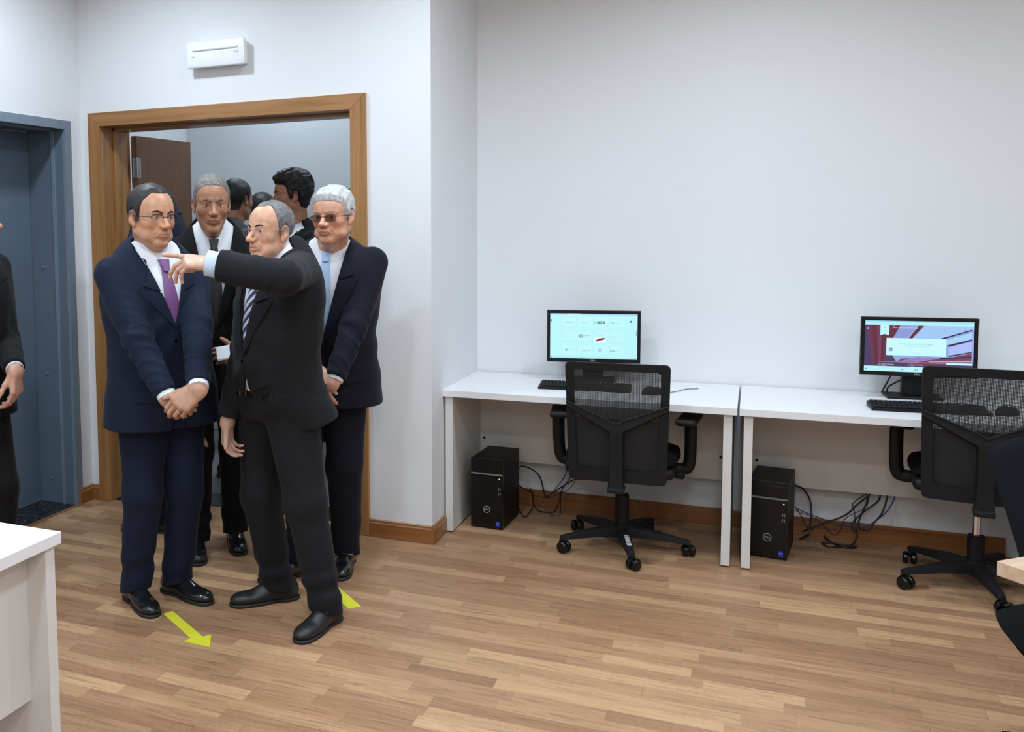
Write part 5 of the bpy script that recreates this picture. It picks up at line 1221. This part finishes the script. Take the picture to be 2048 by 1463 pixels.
    for sd in (1, -1):
        h_, kn, an, dr = s.legs[sd]; up, so, lo, hi = shoe_parts(an, dr, wide=g.get('shoew', 1), long=g.get('shoel', 1)); V, F, N = surface_net(up, lo, hi, .0042/detail)
        o = np_mesh('shoe', V, F, g.get('shoemat', M['shoe']), body); V, F, N = surface_net(so, lo, (hi[0], hi[1], .03), .0042/detail); np_mesh('sole', V, F, M['sole'], o)
        dv = V3(sin(dr), cos(dr), 0); rv = V3(cos(dr), -sin(dr), 0); A0 = V3(an[0], an[1], 0)
        for (yy, zz, r0, mt_, wdt) in g.get('straps', []):
            b = MB(); pts = [A0+dv*yy+rv*(r0*sin(t))+V3(0, 0, zz+.001+.5*r0*cos(t)) for t in np.linspace(-1.5, 1.5, 13)]; b.tube(pts, wdt, 8, flat=.4); b.build('strap', mt_, o, smooth=True)
            b = MB(); c = A0+dv*yy+rv*(sd*r0*.75)+V3(0, 0, zz+.5*r0*.72+.003); b.tube([c+dv*.009+V3(0, 0, .0), c-dv*.009, c-dv*.009+rv*sd*.008+V3(0, 0, -.005), c+dv*.009+rv*sd*.008+V3(0, 0, -.005)], .0014, 6, closed=True); b.build('buckle', M['chrome'], o, smooth=True)
    return s, body
SR, SU, SCM = V3(*CR), V3(*CU), -V3(*CF)
def dirv(r, u, c): return nrm(SR*r+SU*u+SCM*c)
def A(x, y, Y): return V3(*at(x, y, Y))
SUIT = dict(navy=cloth_mat('navy_wool', (.0048, .0098, .029)), charcoal=cloth_mat('charcoal_plaid_wool', (.0078, .0080, .0102), plaid=(.0066, .0085, .0185)), dark_navy=cloth_mat('midnight_navy_wool', (.0030, .0042, .0122)), black=cloth_mat('black_wool', (.0026, .0026, .003)), grey=cloth_mat('grey_wool', (.11, .115, .125)))
HAIR = dict(black=hair_mat('black_combed_hair', (.004, .004, .004), (.022, .020, .018)), grey=hair_mat('grizzled_grey_hair', (.05, .045, .042), (.30, .28, .26), (260, 260, 60)), salt=hair_mat('salt_and_pepper_hair', (.045, .042, .045), (.24, .23, .23), (240, 240, 60)), white=hair_mat('white_hair', (.30, .29, .285), (.66, .66, .66), (150, 150, 40)), curly=hair_mat('black_curly_hair', (.003, .003, .003), (.018, .015, .012), (200, 200, 200)))
BROW = dict(black=mat('black_brows', (.02, .014, .01), .8), grey=mat('grey_brows', (.10, .075, .06), .8), white=mat('pale_brows', (.28, .22, .19), .8))
METAL = mat('glasses_black', (.01, .01, .012), .3); SILV = mat('glasses_silver', (.55, .55, .58), .25, metal=1)
def merge(a, **k): d = dict(a); d.update(k); return d
straight = [(0.06, .05, .05), (.05, .05, .05), (.05, .05, .05), (.05, .05, .05)]
PEOPLE = {}
# 1 --- navy suit, purple tie, hands clasped
fw1 = V3(sin(2.3), cos(2.3), 0); rt1 = V3(cos(2.3), -sin(2.3), 0)
PEOPLE['a'] = dict(H=1.68, yaw=2.12, hipyaw=2.10, pos=(-2.140, 3.122), lean=(.035, .04), girth=1.06, belly=1.10, sh=.174, nku=.032,
  label='man in navy suit and purple tie, hands clasped, black rimmed glasses', head=(1.97, -.05, .02), hscale=.985, head_at=A(304, 434, 3.03), look=(-.25, 1, -.1),
  face=dict(skin=(.50, .285, .19), wide=1.04, jaw=1.05, jowl=.006, dewlap=.006, neckr=.060, stubble=.22, brow=BROW['black'], brow_t=.0034, hair=HAIR['black'], hairline=std_hairline(.098, nape=-.07, recede=.016, burn=-.020, temple=.062), hair_t=.007, hair_top=.001, scalp=(.09, .06, .05),
     glasses=(.0255, .0165, 'half'), frame_mat=METAL, lines=[.045, .055], nose=1.0),
  armR=dict(w=A(336, 795, 2.845), pole=rt1*1.0-fw1*.55-V3(0, 0, .1), hand=dict(d=dirv(.80, -.50, -.25), n=dirv(.1, .15, .95), curl=[(.9, 1.0, .6)]*4, tcurl=.2, thumb=(.7, .3, -.2)), cuff=.016, cuffr=.036),
  armL=dict(w=A(397, 777, 2.86), pole=-rt1*1.0-fw1*.35-V3(0, 0, .1), hand=dict(d=dirv(-.70, -.62, .15), n=dirv(.05, .38, .92), curl=[(.50, .70, .45), (.56, .75, .5), (.62, .8, .5), (.7, .8, .5)], tcurl=.3, scale=1.0, thumb=(.85, .42, .05)), cuff=.016, cuffr=.037),
  legR=dict(at=(-2.265, 3.085), dir=2.13), legL=dict(at=(-2.155, 3.222), dir=1.80), button=1.20, buttons=[1.135, 1.03], hem=.775, cutaway=.55, cutz=.92, suit=SUIT['navy'], tie=tie_mat('purple_dotted_tie', (.13, .035, .17), (.38, .20, .42), 230, kind='dot', fac=.06), straps=[(.035, .066, .036, M['shoe'], .011)], seed=1, ring=1, leg=1.08, flaps=[(.07, .90, .17, .91), (-.17, .91, -.07, .90)], notch=1.33)
# 2 --- charcoal suit, pointing
fw2 = V3(sin(3.55), cos(3.55), 0); rt2 = V3(cos(3.55), -sin(3.55), 0)
PEOPLE['b'] = dict(H=1.665, yaw=3.62, hipyaw=3.58, pos=(-1.665, 3.215), lean=(-.082, .035), girth=.94, belly=1.16, sh=.155, nku=.02, shz=(0, .03), shy=(0, .03),
  label='man in charcoal suit pointing with his outstretched left arm', head=(3.47, .03, .03), hscale=.91, head_at=A(539, 463, 3.09), look=(.12, 1, -.05),
  face=dict(skin=(.60, .37, .27), wide=.99, jaw=.98, jowl=.004, neckr=.057, stubble=.10, brow=BROW['black'], brow_t=.0030, hair=HAIR['salt'], hairline=std_hairline(.118, nape=-.07, recede=.028, burn=-.016, temple=.075, side_y=.012), hair_t=.0045, hair_top=-.001, scalp=(.25, .17, .14),
     glasses=(.0250, .0160, 'rimless'), frame_mat=SILV, lines=[.042, .052, .062], nose=1.05, open=.0025),
  armR=dict(w=A(455, 842, 3.15), pole=-fw2*.9+rt2*.3, hand=dict(d=dirv(.02, -1, .02), n=dirv(-.85, .0, -.45), curl=[(.50, .55, .35), (.6, .6, .4), (.66, .6, .4), (.7, .6, .4)], tcurl=.15, thumb=(.80, .45, -.2), scale=.88), cuff=0),
  armL=dict(w=A(426, 528, 2.72), pole=V3(.5, -.5, -.10), cuffw=.012, hand=dict(d=dirv(-1, .10, -.05), n=dirv(.05, .85, .50), curl=[(-.02, .08, .05), (.62, .42, .3), (.78, .5, .3), (.88, .55, .3)], tcurl=.5, thumb=(.70, .30, -.55), spread=.04, scale=.98), cuff=.040, cuffr=.044), cuffmat=mat('pale_blue_shirt', (.55, .68, .85), .8),
  legR=dict(at=(-1.735, 3.325), dir=3.97), legL=dict(at=(-1.455, 3.185), dir=3.28), button=1.10, buttons=[1.07], cutz=1.03, hem=.80, cutaway=.75, cutoff=.0, cutx=-.22, flare=(.02, .08), hemtilt=-.22, suit=SUIT['charcoal'], tie=tie_mat('striped_tie', (.008, .010, .05), (.50, .55, .70), 26, diag=1.0, fac=.45), tie_end=.97, belt=.02, shoemat=M['shoe_matt'], straps=[(.045, .060, .036, M['shoe_matt'], .007)], seed=4, flaps=[(-.170, 1.0, -.055, .955)], leg=1.16, notch=1.30, vwidth=.075)
# 3 --- midnight navy suit, white hair
fw3 = V3(sin(2.85), cos(2.85), 0); rt3 = V3(cos(2.85), -sin(2.85), 0)
PEOPLE['c'] = dict(H=1.70, yaw=2.85, hipyaw=2.85, pos=(-1.700, 3.745), lean=(-.035, .085), girth=1.12, belly=1.12, sh=.184, cutz=.90, tie_end=1.06,
  label='white haired man in dark navy suit and light blue tie, tinted glasses', head=(3.19, -.04, -.02), hscale=.93, head_at=A(665, 433, 3.56), look=(-.1, 1, -.02),
  face=dict(skin=(.56, .31, .225), wide=1.08, jaw=1.08, jowl=.010, dewlap=.012, neckr=.064, stubble=.05, brow=BROW['white'], brow_t=.003, hair=HAIR['white'], hairline=std_hairline(.068, nape=-.07, burn=-.022, temple=.045), hair_t=.010, hair_top=.008, hair_noise=(.0028, 110), scalp=(.5, .42, .38),
     glasses=(.0265, .0150, 'rimless'), frame_mat=METAL, lens=M['lens_tint'], lines=[.05], nose=1.0),
  armR=dict(w=A(622, 760, 3.44), pole=rt3*1.0-fw3*.6, hand=dict(d=dirv(.55, -.80, .05), n=dirv(-.1, .1, .95), curl=[(.45, .5, .3)]*4, tcurl=.2, thumb=(.7, .3, -.2)), cuff=.012),
  armL=dict(w=A(667, 764, 3.45), pole=-rt3*1.0-fw3*.75, hand=dict(d=dirv(-.88, .30, .10), n=dirv(.05, .3, .92), curl=[(.45, .55, .35)]*4, tcurl=.3, thumb=(.85, .42, .05)), cuff=.012),
  legR=dict(at=(-1.775, 3.615), dir=3.80), legL=dict(at=(-1.635, 3.80), dir=2.88), button=1.06, hem=.77, cutaway=.5, suit=SUIT['dark_navy'], tie=tie_mat('light_blue_tie', (.30, .45, .68), (.45, .60, .82), 220, kind='dot', fac=.10), straps=[(.03, .066, .036, M['shoe'], .010), (.065, .058, .040, M['shoe'], .008)], seed=2, flaps=[(.07, .90, .17, .91), (-.19, .91, -.08, .90)], notch=1.33, leg=1.12)
# 4 --- black suit behind, grey hair
fw4 = V3(sin(2.55), cos(2.55), 0); rt4 = V3(cos(2.55), -sin(2.55), 0)
PEOPLE['d'] = dict(H=1.76, yaw=2.55, hipyaw=2.5, pos=(-2.26, 3.735), lean=(.0, .10), girth=.98, sh=.165, nku=.035,
  label='tanned man in black suit and black tie with cropped grey hair, holding folded papers', head=(2.50, -.10, .01), hscale=1.02, head_at=A(423, 408, 3.57), look=(-.05, 1, -.05),
  face=dict(skin=(.36, .195, .125), wide=.96, jaw=.95, neckr=.056, stubble=.10, brow=BROW['grey'], brow_t=.0030, hair=HAIR['grey'], hairline=std_hairline(.082, nape=-.07, burn=-.018, temple=.050, recede=.008), hair_t=.0055, hair_top=.002, scalp=(.2, .13, .10), lid=.0033, lines=[.035, .045, .055, .065], nose=1.0, chin=-.004),
  armR=dict(w=A(388, 850, 3.62), pole=-fw4*1.0+rt4*.2, cuff=0, hand=dict(d=dirv(0, -1, 0), n=dirv(-.9, 0, .3), curl=[(.4, .4, .2)]*4)),
  armL=dict(w=A(487, 712, 3.42), pole=-rt4*.9-fw4*.5-V3(0, 0, .5), hand=dict(d=dirv(-.97, .05, .10), n=dirv(-.1, .25, .92), curl=[(.45, .45, .3), (.50, .5, .3), (.55, .5, .3), (.6, .5, .3)], tcurl=.15, thumb=(.75, .60, .05)), cuff=.012),
  legR=dict(at=(-2.35, 3.69), dir=2.55), legL=dict(at=(-2.25, 3.875), dir=2.5), button=1.06, hem=.77, cutaway=.4, suit=SUIT['black'], tie=tie_mat('charcoal_tie', (.02, .02, .022), (.03, .03, .034), 200, kind='dot', fac=.1), seed=3, notch=1.33)
# 5 --- at the left edge, beside the steel door
fw5 = V3(sin(1.62), cos(1.62), 0); rt5 = V3(cos(1.62), -sin(1.62), 0)
p5 = at(-74, 700, 2.80)
PEOPLE['e'] = dict(H=1.70, yaw=1.62, hipyaw=1.8, pos=(p5.x, p5.y), lean=(0, .03), girth=1.0, sh=.165, label='man in black suit with silver watch, cut by left edge', head=(1.5, 0, 0), hscale=1.02, head_at=A(-50, 437, 2.80), look=(0, 1, 0), detail=.8,
  face=dict(skin=(.52, .29, .21), brow=BROW['black'], hair=HAIR['black'], hairline=std_hairline(.085), hair_t=.008, scalp=(.06, .05, .04), nose=1.03),
  armR=dict(w=A(-120, 760, 2.62), pole=-fw5, cuff=0), armL=dict(w=A(31, 742, 2.80), pole=-rt5*.6-fw5*.8, hand=dict(d=dirv(.10, -1, .1), n=dirv(.95, .05, .25), curl=[(.55, .5, .3), (.65, .55, .3), (.7, .6, .3), (.75, .6, .3)], tcurl=.3, thumb=(.75, .45, -.35)), cuff=.006, cuffr=.034),
  legR=dict(at=(p5.x-.06, p5.y-.09), dir=2.3), legL=dict(at=(p5.x+.06, p5.y+.08), dir=2.1), button=1.05, hem=.80, watch=1, suit=SUIT['black'], tie=tie_mat('blue_dotted_tie', (.03, .12, .45), (.45, .60, .85), 90, kind='dot', fac=.12), seed=7)
# people in the hall behind the doorway
def hall_man(px, py, Y, yaw, hyaw, H, label, hair, suit, skin, **kw):
    h = A(px, py, Y); rt = V3(cos(yaw), -sin(yaw), 0); fw = V3(sin(yaw), cos(yaw), 0); c = h-fw*.03; c[2] = 0
    g = dict(H=H, yaw=yaw, hipyaw=yaw, pos=(c[0], c[1]), lean=(0, .0), label=label, head=(hyaw, kw.pop('pitch', 0), 0), hscale=1.0, head_at=h, detail=kw.pop('detail', .6), suit=suit,
      face=merge(dict(skin=skin, brow=BROW['black'], hair=hair, hairline=std_hairline(.075), hair_t=.010, scalp=(.03, .02, .02)), **kw.pop('face', {})),
      armR=dict(w=c+rt*.24+V3(0, 0, .80*H/1.75), pole=-fw, cuff=0), armL=dict(w=c-rt*.24+V3(0, 0, .80*H/1.75), pole=-fw, cuff=0), legR=dict(at=(c[0]+rt[0]*.10, c[1]+rt[1]*.10), dir=yaw), legL=dict(at=(c[0]-rt[0]*.10, c[1]-rt[1]*.10), dir=yaw))
    g.update(kw); return g
SK = (.40, .22, .15)
PEOPLE['f'] = hall_man(476, 400, 4.95, .35, .25, 1.79, 'man in grey suit seen from behind with short black hair', HAIR['black'], SUIT['grey'], SK, face=dict(hair_t=.006))
PEOPLE['g'] = hall_man(582, 391, 4.76, 3.75, 4.10, 1.78, 'young man with curly black hair in profile, white shirt and black jacket', HAIR['curly'], SUIT['black'], (.42, .235, .155), pitch=-.02, detail=.9, face=dict(stubble=.35, hair_t=.017, hair_top=.016, hair_noise=(.0065, 150), hairline=std_hairline(.060, burn=-.025), nose=1.04, jaw=.95), vwidth=.10)
PEOPLE['h'] = hall_man(527, 424, 5.62, .1, .0, 1.72, 'person in the hall of whom only the black hair shows above the pointing man', HAIR['black'], SUIT['black'], SK)
PEOPLE['i'] = hall_man(303, 425, 3.96, 4.4, 4.4, 1.90, 'person in navy suit standing behind the man with the purple tie', HAIR['black'], SUIT['navy'], SK, girth=1.05, detail=.7)
PEOPLE['j'] = hall_man(711, 418, 5.35, 2.9, 2.6, 1.72, 'person half hidden by the right door casing behind the white haired man', HAIR['black'], SUIT['dark_navy'], SK)
def add_people():
    out = {}
    for k_, g in PEOPLE.items(): out[k_] = build_person(g, g.get('detail', 1.0))
    return out
BUILT = add_people()

# folded papers held by the man behind
pc = A(455, 704, 3.375); X_, Z_ = dirv(.98, .18, 0), dirv(-.1, .45, .9); Y_ = np.cross(Z_, X_)
mb = MB()
for i in range(4):
    o_ = Z_*(.0012*i); a = X_*.045; b_ = Y_*(.032-.002*i); c_ = [pc+o_-a-b_, pc+o_+a-b_, pc+o_+a+b_, pc+o_-a+b_]; e_ = Z_*.0007
    mb.add([p-e_ for p in c_]+[p+e_ for p in c_], [(0, 3, 2, 1), (4, 5, 6, 7), (0, 1, 5, 4), (1, 2, 6, 5), (2, 3, 7, 6), (3, 0, 4, 7)])
o = mb.build('folded_papers', mat('note_paper', (.72, .72, .75), .8)); tag(o, 'folded white papers in the hand of the man in the black suit', 'papers')
